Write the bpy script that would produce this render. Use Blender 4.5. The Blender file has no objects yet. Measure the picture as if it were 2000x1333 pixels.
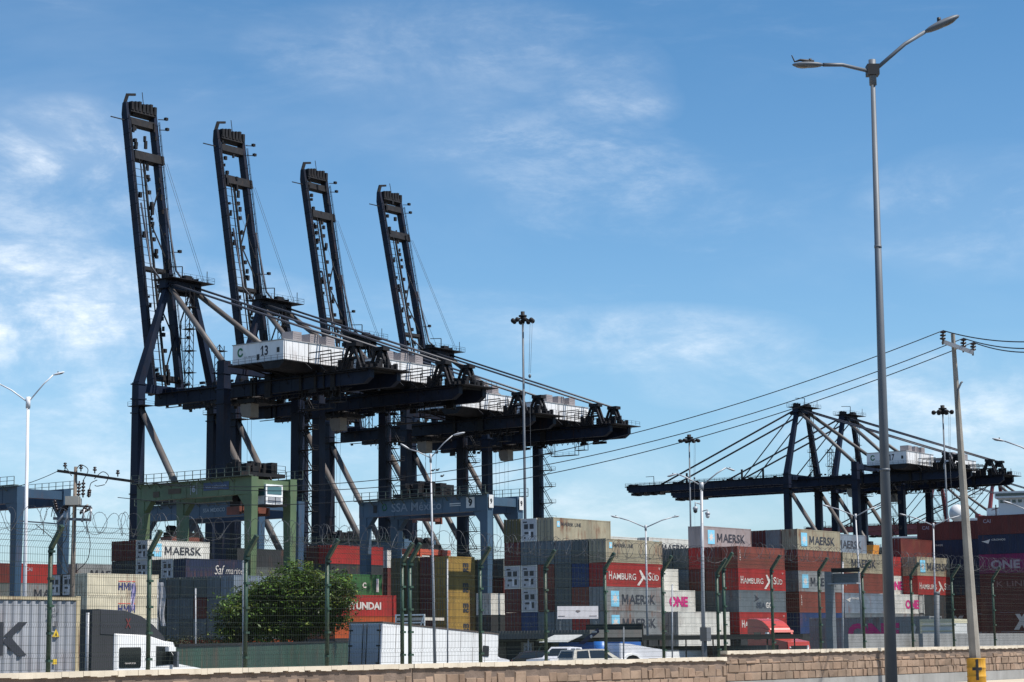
import bpy, math, random
from mathutils import Vector, Matrix
random.seed(7)
R_ = math.radians
SC = bpy.context.scene
COL = SC.collection
# ---------------------------------------------------------------- camera
FPX, PITCH, ROLL, EYE = 4000.0, math.atan(588.5 / 4000.0), 0.0105, 1.7
cd = bpy.data.cameras.new('camera'); cam = bpy.data.objects.new('camera', cd); COL.objects.link(cam)
cd.sensor_width = 36; cd.lens = FPX / 2000 * 36; cd.clip_end = 20000; cd.clip_start = 0.5
cam.matrix_world = Matrix.Translation((0, 0, EYE)) @ Matrix.Rotation(R_(90) + PITCH, 4, 'X') @ Matrix.Rotation(-ROLL, 4, 'Z')
SC.camera = cam
SC.view_settings.view_transform = 'Standard'; SC.view_settings.look = 'None'
SC.view_settings.exposure = 0.42; SC.view_settings.gamma = 1
# ---------------------------------------------------------------- sun and sky
SUN_EL, SUN_H = R_(58), (0.93, -0.37)
SD = Vector((SUN_H[0] * math.cos(SUN_EL), SUN_H[1] * math.cos(SUN_EL), math.sin(SUN_EL))).normalized()
ld = bpy.data.lights.new('sun', 'SUN'); ld.energy = 5.0; ld.angle = R_(0.53); ld.color = (1, .95, .87)
lo = bpy.data.objects.new('sun', ld); COL.objects.link(lo)
lo.rotation_euler = SD.to_track_quat('Z', 'Y').to_euler(); lo.location = (0, 0, 300)
W = bpy.data.worlds.new('World'); SC.world = W; W.use_nodes = True
nt = W.node_tree; nt.nodes.clear()
def N(t, **k):
    n = nt.nodes.new(t)
    for a, b in k.items(): setattr(n, a, b)
    return n
out = N('ShaderNodeOutputWorld'); bg = N('ShaderNodeBackground'); bg.inputs[1].default_value = .117
sky = N('ShaderNodeTexSky', sky_type='NISHITA', sun_disc=False, sun_elevation=SUN_EL, sun_rotation=math.atan2(SUN_H[0], SUN_H[1]))
sky.air_density = 1.0; sky.dust_density = 0.35; sky.ozone_density = 2.2; sky.altitude = 0
tc = N('ShaderNodeTexCoord')
def wnoise(scale, stretch, lo_, hi_, det=8, rot=0.12, dist=.4, rough=.6):
    mp = N('ShaderNodeMapping'); mp.inputs['Scale'].default_value = stretch; mp.inputs['Rotation'].default_value = (0, rot, 0)
    nt.links.new(tc.outputs['Generated'], mp.inputs[0])
    n = N('ShaderNodeTexNoise'); n.inputs['Scale'].default_value = scale; n.inputs['Detail'].default_value = det
    n.inputs['Roughness'].default_value = rough; n.inputs['Distortion'].default_value = dist
    nt.links.new(mp.outputs[0], n.inputs['Vector'])
    r = N('ShaderNodeMapRange'); r.inputs[1].default_value = lo_; r.inputs[2].default_value = hi_; r.interpolation_type = 'SMOOTHSTEP'
    nt.links.new(n.outputs['Fac'], r.inputs[0]); return r.outputs[0]
def M2(op, a, b):
    m = N('ShaderNodeMath', operation=op)
    for i, v in enumerate((a, b)):
        if isinstance(v, (int, float)): m.inputs[i].default_value = v
        else: nt.links.new(v, m.inputs[i])
    return m.outputs[0]
def wspot(az, el, saz, sel):
    # soft patch of cirrus round a compass direction of the sky
    sx = N('ShaderNodeSeparateXYZ'); nt.links.new(tc.outputs['Generated'], sx.inputs[0])
    a = M2('DIVIDE', M2('SUBTRACT', sx.outputs[0], math.sin(R_(az))), saz)
    b = M2('DIVIDE', M2('SUBTRACT', sx.outputs[2], math.sin(R_(el))), sel)
    d = M2('ADD', M2('MULTIPLY', a, a), M2('MULTIPLY', b, b))
    f = M2('SUBTRACT', 1.0, d); m = N('ShaderNodeMath', operation='MAXIMUM'); nt.links.new(f, m.inputs[0]); m.inputs[1].default_value = 0
    return m.outputs[0]
streak = wnoise(5.5, (1, 1, 4.0), .50, .80, 9, .35, .5)
veil = wnoise(2.6, (1, 1, 2.6), .46, .80, 6, .3, .3)
tuft = wnoise(16, (1, 1, 1.8), .34, .70, 10, .2, .35, .62)
fib = wnoise(22, (1, 1, 3.2), .35, .70, 12, .45, .25, .72)
cl = M2('MULTIPLY', M2('MULTIPLY', streak, M2('ADD', fib, .25)), .26)
cl = M2('ADD', cl, M2('MULTIPLY', veil, .13))
for (az, el, sa, se, k) in [(-12.0, 13.7, .040, .024, .50), (3.0, 15.6, .030, .022, .26), (4.0, 14.9, .016, .012, .18), (-14.5, 9.4, .17, .030, .75), (-13.5, 7.2, .13, .05, .45), (-13.5, 12.2, .10, .05, .30), (-4, 3.5, .22, .045, .42), (3.5, 8.4, .09, .018, .34), (6.0, 7.4, .06, .02, .26), (13, 11.5, .07, .035, .30), (13.5, 5.5, .14, .05, .42), (-2, 16.5, .10, .03, .16)]:
    cl = M2('ADD', cl, M2('MULTIPLY', M2('MULTIPLY', wspot(az, el, sa, se), M2('ADD', M2('MULTIPLY', tuft, M2('ADD', fib, .45)), .12)), k))
mx = N('ShaderNodeMixRGB'); mx.inputs[2].default_value = (6.6, 7.1, 7.6, 1)
nt.links.new(cl, mx.inputs[0])
hue = N('ShaderNodeMixRGB', blend_type='MULTIPLY'); hue.inputs[0].default_value = 1
szz = N('ShaderNodeSeparateXYZ'); nt.links.new(tc.outputs['Generated'], szz.inputs[0]); rp_ = N('ShaderNodeValToRGB'); el_ = rp_.color_ramp.elements
el_[0].position = 0; el_[0].color = (.60, .71, .89, 1); el_[1].position = .30; el_[1].color = (.42, .69, .84, 1)
for p_, c_ in ((.13, (.60, .80, .92, 1)), (.7, (.74, .88, .98, 1))): e_ = el_.new(p_); e_.color = c_
nt.links.new(szz.outputs[2], rp_.inputs[0]); nt.links.new(rp_.outputs[0], hue.inputs[2])
nt.links.new(sky.outputs[0], hue.inputs[1]); nt.links.new(hue.outputs[0], mx.inputs[1])
nt.links.new(mx.outputs[0], bg.inputs[0]); nt.links.new(bg.outputs[0], out.inputs[0])
# ---------------------------------------------------------------- measuring helpers
CP, SP = math.cos(PITCH), math.sin(PITCH)
def proj(X, Y, Z):
    Z -= EYE; yc = Y * CP + Z * SP; zc = -Y * SP + Z * CP
    x = X * FPX / yc; y = zc * FPX / yc
    return 1000 + x * math.cos(ROLL) - y * math.sin(ROLL), 666.5 - (y * math.cos(ROLL) + x * math.sin(ROLL))
def P(px, py, Y):
    """world point at depth Y seen at photo pixel (px, py)"""
    a, b = px - 1000, 666.5 - py
    x = a * math.cos(ROLL) + b * math.sin(ROLL); y = -a * math.sin(ROLL) + b * math.cos(ROLL)
    k = y / FPX; Z = Y * (SP + k * CP) / (CP - k * SP); yc = Y * CP + Z * SP
    return Vector((x * yc / FPX, Y, Z + EYE))
def G(px, Y, z=-.4):
    """point of height z at depth Y whose picture column is px"""
    X = (px - 1000) * Y / FPX
    for _ in range(6): X += (px - proj(X, Y, z)[0]) * Y / FPX
    return Vector((X, Y, z))
A = 0.65
gx, gy = math.cos(A), -math.sin(A)      # towards the land side
rx, ry = math.sin(A), math.cos(A)       # along the quay, away from the camera
# ---------------------------------------------------------------- materials
MATS = {}
def mat(name, col, rough=.6, metal=0, var=.12, scale=1.0, rust=0, bump=0, spec=.5, coat=0, streak=0, rustcol=(.16, .06, .03), grime=(.05, .045, .04)):
    if name in MATS: return MATS[name]
    m = bpy.data.materials.new(name); m.use_nodes = True; t = m.node_tree; b = t.nodes['Principled BSDF']
    b.inputs['Roughness'].default_value = rough; b.inputs['Metallic'].default_value = metal
    b.inputs['Specular IOR Level'].default_value = spec; b.inputs['Coat Weight'].default_value = coat
    L = t.links.new; nn = t.nodes.new
    tcn = nn('ShaderNodeTexCoord'); co = tcn.outputs['Object']
    oi = nn('ShaderNodeObjectInfo')
    off = nn('ShaderNodeVectorMath'); off.operation = 'ADD'
    sc3 = nn('ShaderNodeVectorMath'); sc3.operation = 'SCALE'; sc3.inputs['Scale'].default_value = .37; L(oi.outputs['Location'], sc3.inputs[0])
    L(co, off.inputs[0]); L(sc3.outputs[0], off.inputs[1])
    def noise(s, det, vec=None, stretch=None):
        n = nn('ShaderNodeTexNoise'); n.inputs['Scale'].default_value = s; n.inputs['Detail'].default_value = det
        src = off.outputs[0]
        if stretch:
            mp = nn('ShaderNodeMapping'); mp.inputs['Scale'].default_value = stretch; L(src, mp.inputs[0]); src = mp.outputs[0]
        L(src, n.inputs['Vector']); return n.outputs['Fac']
    def rng(f, a, c, lo=0, hi=1):
        r = nn('ShaderNodeMapRange'); r.inputs[1].default_value = a; r.inputs[2].default_value = c; r.inputs[3].default_value = lo; r.inputs[4].default_value = hi; L(f, r.inputs[0]); return r.outputs[0]
    def mix(f, c1, c2, bt='MIX'):
        x = nn('ShaderNodeMixRGB'); x.blend_type = bt
        for i, v in ((0, f), (1, c1), (2, c2)):
            if isinstance(v, (int, float)): x.inputs[i].default_value = v
            elif isinstance(v, tuple): x.inputs[i].default_value = (*v, 1)
            else: L(v, x.inputs[i])
        return x.outputs[0]
    c = tuple(col)
    n1 = noise(scale * .9, 5)
    cc = mix(rng(n1, .3, .7), tuple(v * (1 - var) for v in c), tuple(min(1, v * (1 + var)) for v in c))
    if streak:
        s1 = noise(scale * 1.0, 4, stretch=(3.2, 3.2, .28))
        cc = mix(rng(s1, .52, .78, 0, streak), cc, grime)
    if rust:
        r1 = noise(scale * .8, 9); r2 = noise(scale * 1.3, 4, stretch=(4, 4, .35))
        mm = nn('ShaderNodeMath'); mm.operation = 'MULTIPLY'; L(rng(r1, .5, .66), mm.inputs[0]); L(rng(r2, .42, .62), mm.inputs[1])
        m3 = nn('ShaderNodeMath'); m3.operation = 'MULTIPLY'; L(mm.outputs[0], m3.inputs[0]); m3.inputs[1].default_value = rust
        cc = mix(m3.outputs[0], cc, rustcol)
    L(cc, b.inputs['Base Color'])
    if bump:
        bp = nn('ShaderNodeBump'); bp.inputs['Strength'].default_value = bump; bp.inputs['Distance'].default_value = .02
        L(noise(scale * 9, 6), bp.inputs['Height']); L(bp.outputs[0], b.inputs['Normal'])
    MATS[name] = m; return m
NAVY = lambda: mat('navy_paint', (.0085, .014, .030), .55, 0, .25, .25, .25, spec=.18, streak=.2, grime=(.008, .008, .01), rustcol=(.03, .018, .014))
DARK = lambda: mat('greasy_steel', (.011, .0105, .012), .65, .1, .4, .8, .4, spec=.3, rustcol=(.05, .03, .02))
PIPE = lambda: mat('weathered_pipe_paint', (.085, .075, .07), .55, 0, .25, .3, .5, rustcol=(.09, .06, .05))
STAY = lambda: mat('stay_rod_paint', (.032, .034, .045), .5, 0, .2, .3)
WHITEH = lambda: mat('white_sheet_cladding', (.70, .70, .70), .5, 0, .06, .3, .25, streak=.25, grime=(.25, .2, .16))
UNIT = lambda: mat('roof_unit_metal', (.27, .24, .24), .6, .1, .1, .5)
BLACK = lambda: mat('black_paint', (.012, .012, .014), .6)
GLASS = lambda: mat('tinted_glass', (.012, .016, .018), .08, 0, .05, spec=.8)
CABGL = lambda: mat('cab_window_glass', (.05, .12, .13), .08, 0, .05, spec=.8)
RUBBER = lambda: mat('tyre_rubber', (.02, .02, .02), .85)
WPAINT = lambda: mat('white_vehicle_paint', (.78, .78, .77), .3, 0, .03, 1, coat=.3)
GALV = lambda: mat('galvanised_steel', (.105, .118, .135), .55, .1, .2, 1.2, streak=.25, grime=(.08, .085, .09))
GALVL = lambda: mat('pale_galvanised_steel', (.34, .35, .37), .5, .2, .12, 2.0)
CONC = lambda: mat('grey_concrete', (.24, .24, .235), .9, 0, .18, 1.0, bump=.3, streak=.35, grime=(.12, .11, .10))
FGREEN = lambda: mat('fence_green_paint', (.018, .05, .032), .5, 0, .25, 1.5, .25)
WIRE = lambda: mat('fence_wire', (.02, .028, .024), .75, 0, .2, 1.5, spec=.2)
# ---------------------------------------------------------------- mesh helpers
class MB:
    def __init__(s): s.v = []; s.f = []; s.m = []; s.mats = []; s.mi = 0; s.sm = []
    def use(s, m):
        if m not in s.mats: s.mats.append(m)
        s.mi = s.mats.index(m); return s
    def add(s, vs, fs, smooth=False):
        o = len(s.v); s.v += [tuple(v) for v in vs]
        for f in fs: s.f.append(tuple(i + o for i in f)); s.m.append(s.mi); s.sm.append(smooth)
        return s
    def box(s, x0, x1, y0, y1, z0, z1):
        if x0 > x1: x0, x1 = x1, x0
        if y0 > y1: y0, y1 = y1, y0
        if z0 > z1: z0, z1 = z1, z0
        return s.add([(x0, y0, z0), (x1, y0, z0), (x1, y1, z0), (x0, y1, z0), (x0, y0, z1), (x1, y0, z1), (x1, y1, z1), (x0, y1, z1)],
                     [(3, 2, 1, 0), (4, 5, 6, 7), (0, 1, 5, 4), (1, 2, 6, 5), (2, 3, 7, 6), (3, 0, 4, 7)])
    def beam(s, a, b, w, h=None, w2=None, h2=None, up=(0, 0, 1)):
        a, b = Vector(a), Vector(b); h = w if h is None else h; w2 = w if w2 is None else w2; h2 = h if h2 is None else h2
        d = (b - a).normalized(); u = Vector(up)
        if abs(d.dot(u)) > .98: u = Vector((1, 0, 0))
        sx = d.cross(u).normalized(); sz = sx.cross(d).normalized(); vs = []
        for c, ww, hh in ((a, w, h), (b, w2, h2)):
            for i, j in ((-1, -1), (1, -1), (1, 1), (-1, 1)): vs.append(c + sx * (i * ww / 2) + sz * (j * hh / 2))
        return s.add(vs, [(0, 1, 2, 3), (7, 6, 5, 4), (0, 4, 5, 1), (1, 5, 6, 2), (2, 6, 7, 3), (3, 7, 4, 0)])
    def tube(s, pts, r, n=8, r2=None, cap=True, smooth=True):
        pts = [Vector(p) for p in pts]; r2 = r if r2 is None else r2; k = len(pts); vs = []; fs = []
        prev = None
        for i, p in enumerate(pts):
            d = (pts[min(i + 1, k - 1)] - pts[max(i - 1, 0)]).normalized()
            if prev is None:
                u = Vector((0, 0, 1)) if abs(d.z) < .9 else Vector((1, 0, 0)); sx = d.cross(u).normalized()
            else: sx = (prev - d * prev.dot(d)).normalized()
            prev = sx; sz = sx.cross(d); rr = r + (r2 - r) * i / max(1, k - 1)
            for j in range(n):
                t = 2 * math.pi * j / n; vs.append(p + sx * (math.cos(t) * rr) + sz * (math.sin(t) * rr))
        for i in range(k - 1):
            for j in range(n): fs.append((i * n + j, i * n + (j + 1) % n, (i + 1) * n + (j + 1) % n, (i + 1) * n + j))
        s.add(vs, fs, smooth)
        if cap: o = len(s.v) - len(vs); s.f.append(tuple(o + j for j in range(n - 1, -1, -1))); s.f.append(tuple(o + (k - 1) * n + j for j in range(n))); s.m += [s.mi] * 2; s.sm += [False] * 2
        return s
    def prism(s, pts, axis, a, b, taper=None):
        """polygon pts extruded along axis from a to b; pts are the other two coordinates in xyz order"""
        n = len(pts); vs = []
        for c in (a, b):
            for p in pts:
                q = list(p); q.insert('xyz'.index(axis), c); vs.append(q)
        return s.add(vs, [tuple(range(n)), tuple(range(2 * n - 1, n - 1, -1))] + [(i, i + n, (i + 1) % n + n, (i + 1) % n) for i in range(n)])
    def ell(s, c, rad, nu=10, nv=6, rot=None):
        vs = []; fs = []
        for i in range(nv + 1):
            ph = math.pi * i / nv
            for j in range(nu):
                t = 2 * math.pi * j / nu
                p = Vector((math.sin(ph) * math.cos(t) * rad[0], math.sin(ph) * math.sin(t) * rad[1], math.cos(ph) * rad[2]))
                if rot: p = rot @ p
                vs.append(p + Vector(c))
        for i in range(nv):
            for j in range(nu): fs.append((i * nu + j, i * nu + (j + 1) % nu, (i + 1) * nu + (j + 1) % nu, (i + 1) * nu + j))
        return s.add(vs, fs, True)
    def text(s, body, o, right, up, h=None, w=None, bold=.0, squeeze=None, shear=0):
        vs, fs = text_geo(body, bold, shear)
        x0 = min(v[0] for v in vs); x1 = max(v[0] for v in vs); y0 = min(v[1] for v in vs); y1 = max(v[1] for v in vs)
        sy = h / (y1 - y0) if h else None; sx = w / (x1 - x0) if w else None
        if sy is None: sy = sx
        if sx is None: sx = sy * (squeeze or 1)
        o, right, up = Vector(o), Vector(right), Vector(up)
        return s.add([o + right * ((v[0] - x0) * sx) + up * ((v[1] - y0) * sy) for v in vs], fs)
    def mesh(s, name, m=None):
        me = bpy.data.meshes.new(name); me.from_pydata(s.v, [], s.f)
        for mm in (s.mats or ([m] if m else [])): me.materials.append(mm)
        if s.mats: me.polygons.foreach_set('material_index', s.m)
        me.polygons.foreach_set('use_smooth', s.sm); me.update(); return me
    def build(s, name, m, parent=None, **k):
        me = s.mesh(name, m); o = bpy.data.objects.new(name, me); COL.objects.link(o)
        if parent: o.parent = parent
        tag(o, **k); return o
TG = {}
def text_geo(body, bold, shear=0):
    k = (body, bold, shear)
    if k not in TG:
        c = bpy.data.curves.new('txt', 'FONT'); c.body = body; c.size = 1; c.offset = bold; c.resolution_u = 3; c.shear = shear
        o = bpy.data.objects.new('txt', c); COL.objects.link(o)
        bpy.context.view_layer.update(); me = bpy.data.meshes.new_from_object(o.evaluated_get(bpy.context.evaluated_depsgraph_get()))
        TG[k] = ([tuple(v.co) for v in me.vertices], [tuple(p.vertices) for p in me.polygons])
        bpy.data.objects.remove(o); bpy.data.meshes.remove(me); bpy.data.curves.remove(c)
    return TG[k]
def tag(o, label=None, cat=None, group=None, kind=None):
    if label: o['label'] = label
    if cat: o['category'] = cat
    if group: o['group'] = group
    if kind: o['kind'] = kind
    return o
def thing(name, loc, label, cat, rz=0.0, group=None, rot=None):
    o = bpy.data.objects.new(name, None); COL.objects.link(o); o.location = loc
    o.rotation_euler = rot if rot else (0, 0, rz); o.empty_display_size = .5
    return tag(o, label, cat, group)
def inst(name, me, parent=None, loc=(0, 0, 0), rz=0, m=None):
    o = bpy.data.objects.new(name, me); COL.objects.link(o); o.location = loc; o.rotation_euler = (0, 0, rz)
    if parent: o.parent = parent
    if m: o.material_slots[0].link = 'OBJECT'; o.material_slots[0].material = m
    return o
# ---------------------------------------------------------------- ground and paving
m_ground = mat('dusty_yard_asphalt', (.10, .095, .088), .95, 0, .25, .08, bump=.2)
def ground_z(x, y):
    f = lambda t: max(0.0, min(1.0, t))
    lowx = 1 - f((x + 2) / 5.0); lowy = 1 - f((y - 136) / 12.0)
    return -.4 - .7 * lowx * lowy
gxs = [-2500, -400, -150] + [-120 + 4 * i for i in range(33)] + [16, 60, 300, 2500]; gys = [-80, 0] + [20 + 5 * i for i in range(30)] + [200, 500, 4000]
MB().add([(x, y, ground_z(x, y)) for y in gys for x in gxs], [(j * len(gxs) + i, j * len(gxs) + i + 1, (j + 1) * len(gxs) + i + 1, (j + 1) * len(gxs) + i) for j in range(len(gys) - 1) for i in range(len(gxs) - 1)]).build('ground', m_ground, kind='structure')
m_water = mat('harbour_water', (.03, .07, .08), .15, 0, .1, .02, bump=.3)
m_pave = mat('pale_concrete_paving', (.46, .40, .31), .9, 0, .12, .8, bump=.3, streak=.1)
m_soil = mat('bare_soil', (.30, .22, .14), .95, 0, .2, 1.2, bump=.5)

# wall line: passes the point below, runs along the quay direction
WB = Vector((-7.8, 43.9))
def WP(t, z=0, off=0): return Vector((WB.x + t * rx + off * gx, WB.y + t * ry + off * gy, z))
def wall_t(px, z=1.2):
    t = 0.0
    for _ in range(40):
        p = WP(t); x = proj(p.x, p.y, z)[0]; p2 = WP(t + .1); t += (px - x) / ((proj(p2.x, p2.y, z)[0] - x) / .1) * .8
    return t
T_STEP, T_MID = wall_t(1412, 1.3), wall_t(800, 1.2)
pv = MB()
a, b, c, d = WP(-14, 0, .16), WP(70, 0, .16), WP(70, 0, 14), WP(-14, 0, 14)
vs = [(p.x, p.y, z) for z in (-.4, .12) for p in (a, b, c, d)]
pv.add(vs, [(3, 2, 1, 0), (4, 5, 6, 7), (0, 1, 5, 4), (1, 2, 6, 5), (2, 3, 7, 6), (3, 0, 4, 7)])
pv.build('pavement', m_pave, kind='structure')
# ---------------------------------------------------------------- split-face stone wall
def stone_mat():
    m = mat('split_stone', (.25, .175, .13), .92, 0, .22, 1.6, bump=.6)
    t = m.node_tree; b = t.nodes['Principled BSDF']; src = b.inputs['Base Color'].links[0].from_socket
    at = t.nodes.new('ShaderNodeAttribute'); at.attribute_name = 'tone'
    x = t.nodes.new('ShaderNodeMixRGB'); x.blend_type = 'MULTIPLY'; x.inputs[0].default_value = 1
    t.links.new(src, x.inputs[1]); t.links.new(at.outputs['Color'], x.inputs[2]); t.links.new(x.outputs[0], b.inputs['Base Color']); return m
m_stone = stone_mat(); m_mortar_shade = mat('mortar_and_coping_shade', (.135, .10, .08), .95, 0, .35, 2.0, bump=.8)
m_cope = mat('cream_coping_paint', (.52, .46, .37), .85, 0, .14, 1.2, bump=.3, streak=.3, grime=(.25, .19, .14))
def wall_section(t0, t1, top, bottom, plinth, label):
    th = thing('stone_wall', WP(t0, 0), label, 'wall', -A)
    L = t1 - t0
    # local frame: x towards the street, y along the wall
    cp = MB(); y = 0.0
    while y < L - .01:                                  # coping cast in slabs with chipped lower edge
        ln = min(random.uniform(2.6, 3.2), L - y); yy = y; dz = random.uniform(-.008, .008)
        k = max(2, int(ln / .18))
        for i in range(k):
            a0 = yy + ln * i / k; a1 = yy + ln * (i + 1) / k - (.012 if i == k - 1 else 0)
            lo = top - .105 + random.uniform(-.018, .02)
            cp.box(-.17, .15 + random.uniform(-.006, .008), a0, a1, lo, top + dz)
        y += ln
    cp.build('coping', m_cope, th)
    MB().box(-.12, .085, 0, L, -1.2, top - .09).build('mortar_shade_core', m_mortar_shade, th)
    st = MB(); tones = []; rowh = .255; z = bottom; r = 0; zt = top - .31  # stones stop short: bare dark mortar there doubles as the coping's shadow band
    while z < zt - .05:
        y = -random.uniform(0, .3) if r % 2 else 0.0; hh = min(rowh, zt - z)
        topmost = z + rowh * 1.3 >= zt
        while y < L:
            ln = random.choice((random.uniform(.22, .34), random.uniform(.36, .50), random.uniform(.45, .66))); y0, y1 = max(0, y), min(L, y + ln)
            if y1 - y0 > .06:
                px_ = random.uniform(.10, .119); e = .006; up = hh + (random.uniform(-.07, .10) if topmost else 0)
                n0 = len(st.f); q = random.choice((random.uniform(.62, .8), random.uniform(.8, 1.0), random.uniform(.86, .98))); cx = [random.uniform(-.02, .02) for _ in range(4)]
                ya, yb, za, zb = y0 + e, y1 - e, z + e, z + up - e; xm = px_
                vsx = [(.07, ya, za), (.07, yb, za), (.07, yb, zb), (.07, ya, zb),
                       (xm + cx[0], ya + .02, za + .02), (xm + cx[1], yb - .02, za + .02), (xm + cx[2], yb - .02, zb - .02), (xm + cx[3], ya + .02, zb - .02)]
                st.add(vsx, [(4, 5, 6, 7), (0, 1, 5, 4), (1, 2, 6, 5), (2, 3, 7, 6), (3, 0, 4, 7)])
                h_ = random.uniform(-.03, .03); tones += [(q + h_, q, q - h_ * .5 - .03, 1)] * 5
            y += ln
        z += rowh; r += 1
    so = st.build('stone_blocks', m_stone, th)
    ca = so.data.color_attributes.new('tone', 'FLOAT_COLOR', 'CORNER'); i = 0
    flat = []
    for p, c4 in zip(so.data.polygons, tones): flat += list(c4) * len(p.vertices)
    ca.data.foreach_set('color', flat)
    if plinth: MB().box(.08, .135, 0, L, -.4, bottom).build('plinth', CONC(), th)
    return th
wall_section(-14, T_MID - .015, 1.2, .12, False, 'low stone wall with cream coping under the left half of the mesh fence')
wall_section(T_MID + .015, T_STEP, 1.2, .12, False, 'low stone wall with cream coping between the wall joint and the raised step')
wall_section(T_STEP + .01, 62, 1.385, .46, True, 'taller stone wall with grey plinth behind the yellow drum')
# ---------------------------------------------------------------- welded mesh fence with razor coil
def fence(px_list, top, label, t_first=None, t_last=None):
    ts = [wall_t(x) for x in px_list]
    if t_first is not None: ts = [t_first + i * (ts[0] - t_first) / max(1, round((ts[0] - t_first) / 2.9)) for i in range(max(1, round((ts[0] - t_first) / 2.9)))] + ts
    if t_last is not None:
        n = round((t_last - ts[-1]) / 2.9); l0 = ts[-1]; ts += [l0 + (t_last - l0) * (i + 1) / n for i in range(n)]
    th = thing('mesh_fence', WP(ts[0], top), label, 'fence', -A)
    t0 = ts[0]; H = 2.5; AX, AZ = .34, .43; xo = -.02
    for t in ts:
        y = t - t0
        p = MB(); p.tube([(xo, y, -.1), (xo, y, H)], .048, 8); p.beam((xo, y, H - .02), (xo + AX, y, H + AZ), .085, .085)
        for z in (.2, .75, 1.3, 1.85, 2.4): p.box(xo - .02, xo + .075, y - .06, y + .06, z, z + .05)
        p.build('post', FGREEN(), th)
    # panels
    for i in range(len(ts) - 1):
        a, b = ts[i] - t0 + .03, ts[i + 1] - t0 - .03
        if b - a < .4: continue
        m = MB(); n = int((b - a) / .058); w = .0024; X = xo + .055
        kz = [.28, .9, 1.5, 2.1]
        for k in range(n + 1):
            y = a + (b - a) * k / n; pts = [(X, .04)]
            for z in kz: pts += [(X, z), (X + .03, z + .05), (X, z + .1)]
            pts += [(X, H)]; pts += [(X + AX, H + AZ)]
            for q in range(len(pts) - 1):
                (x0, z0), (x1, z1) = pts[q], pts[q + 1]
                m.add([(x0, y - w, z0), (x0, y + w, z0), (x1, y + w, z1), (x1, y - w, z1), (x0 - .005, y, z0), (x1 - .005, y, z1)], [(0, 1, 2, 3), (1, 4, 5, 2), (4, 0, 3, 5)])
        hz = [.05, .19] + [z + e for z in kz for e in (0, .1)] + [.54, .72, 1.16, 1.33, 1.76, 1.93, 2.36, H]
        for z in hz: m.box(X - .006, X + .001, a, b, z - .003, z + .003)
        for f in (.28, .52, .78, 1.0): m.box(X + AX * f - .004, X + AX * f + .004, a, b, H + AZ * f - .004, H + AZ * f + .004)
        m.build('mesh_panel', WIRE(), th)
    # razor coil along the arm tips
    L = ts[-1] - t0; rad = .25; pts = []; y = -.1; ph = 0.0
    c = MB(); jit = 0
    for rz_ in (0, 1):
        pts = []; y = 0.0; ph = rz_ * math.pi; sag = 0
        while y < L:
            rr = rad * (1 + .10 * math.sin(y * 1.9 + rz_) + .05 * math.sin(y * 5.1))
            pts.append((xo + AX - .03 + rr * math.cos(ph) * .75 * (1 if rz_ == 0 else -1), y + .12 * math.sin(ph * .5) + (.1 * math.cos(ph)), H + AZ + .1 + rr * math.sin(ph)))
            ph += math.pi / 8; y += .62 / 16 * (1 + .25 * math.sin(y * .9))
        c.tube(pts, .0052, 4, smooth=False)
        for k in range(0, len(pts), 1):
            q = Vector(pts[k]); n2 = Vector((random.uniform(-1, 1), random.uniform(-1, 1), random.uniform(-1, 1))) * .022
            c.beam(q - n2, q + n2, .006, .003)
    c.build('razor_wire_coil', mat('dull_razor_wire', (.055, .06, .07), .6, .2, .2, 2), th)
    return th
fence([95, 290, 480, 640, 787, 802, 940, 1068, 1185, 1298, 1405], 1.2, 'long green welded mesh fence with razor coil on the lower wall', t_first=-13.5)
fence([1418, 1512, 1605, 1690, 1785, 1865, 1945], 1.385, 'green welded mesh fence standing on the raised wall at right', t_last=58)

# ---------------------------------------------------------------- shipping containers
CW, CH, CL = 2.44, 2.85, 12.19
CC = {'w': ('white', (.66, .64, .58), .25), 'c': ('cream', (.62, .56, .42), .3), 'g': ('pale grey', (.30, .31, .31), .5), 'p': ('pinkish grey', (.42, .36, .35), .5),
      'G': ('grey green', (.13, .145, .14), .45), 's': ('slate grey', (.16, .19, .21), .4), 'r': ('bright red', (.42, .035, .03), .25), 'R': ('maroon', (.15, .032, .026), .35),
      'b': ('rust brown', (.24, .065, .045), .4), 'n': ('navy', (.02, .03, .07), .25), 'B': ('royal blue', (.03, .06, .17), .3), 'y': ('mustard', (.42, .27, .07), .4),
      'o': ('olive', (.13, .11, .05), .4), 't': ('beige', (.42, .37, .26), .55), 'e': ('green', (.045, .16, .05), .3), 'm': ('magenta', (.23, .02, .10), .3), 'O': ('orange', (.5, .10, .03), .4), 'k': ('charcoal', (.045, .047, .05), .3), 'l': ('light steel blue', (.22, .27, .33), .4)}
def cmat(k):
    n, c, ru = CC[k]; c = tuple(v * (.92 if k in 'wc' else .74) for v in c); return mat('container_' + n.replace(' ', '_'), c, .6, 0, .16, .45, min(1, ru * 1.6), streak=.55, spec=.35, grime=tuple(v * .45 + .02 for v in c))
_cm = {}
def corr(m, axis, a, b, z0, z1, base, sgn, depth=.045, pitch=.28):
    """corrugated panel from a to b; base = outer plane, sgn = outward direction"""
    n = max(2, int((b - a) / pitch)); prof = []
    for i in range(n):
        s = a + (b - a) * i / n; w = (b - a) / n
        prof += [(s, 0), (s + w * .32, 0), (s + w * .5, -depth), (s + w * .82, -depth)]
    prof.append((b, 0)); vs = []
    for z in (z0, z1):
        for (q, dd) in prof:
            o = base + sgn * (dd - .006); vs.append((o, q, z) if axis == 'y' else (q, o, z))
    k = len(prof); m.add(vs, [(i, i + 1, i + 1 + k, i + k) for i in range(k - 1)])
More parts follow.
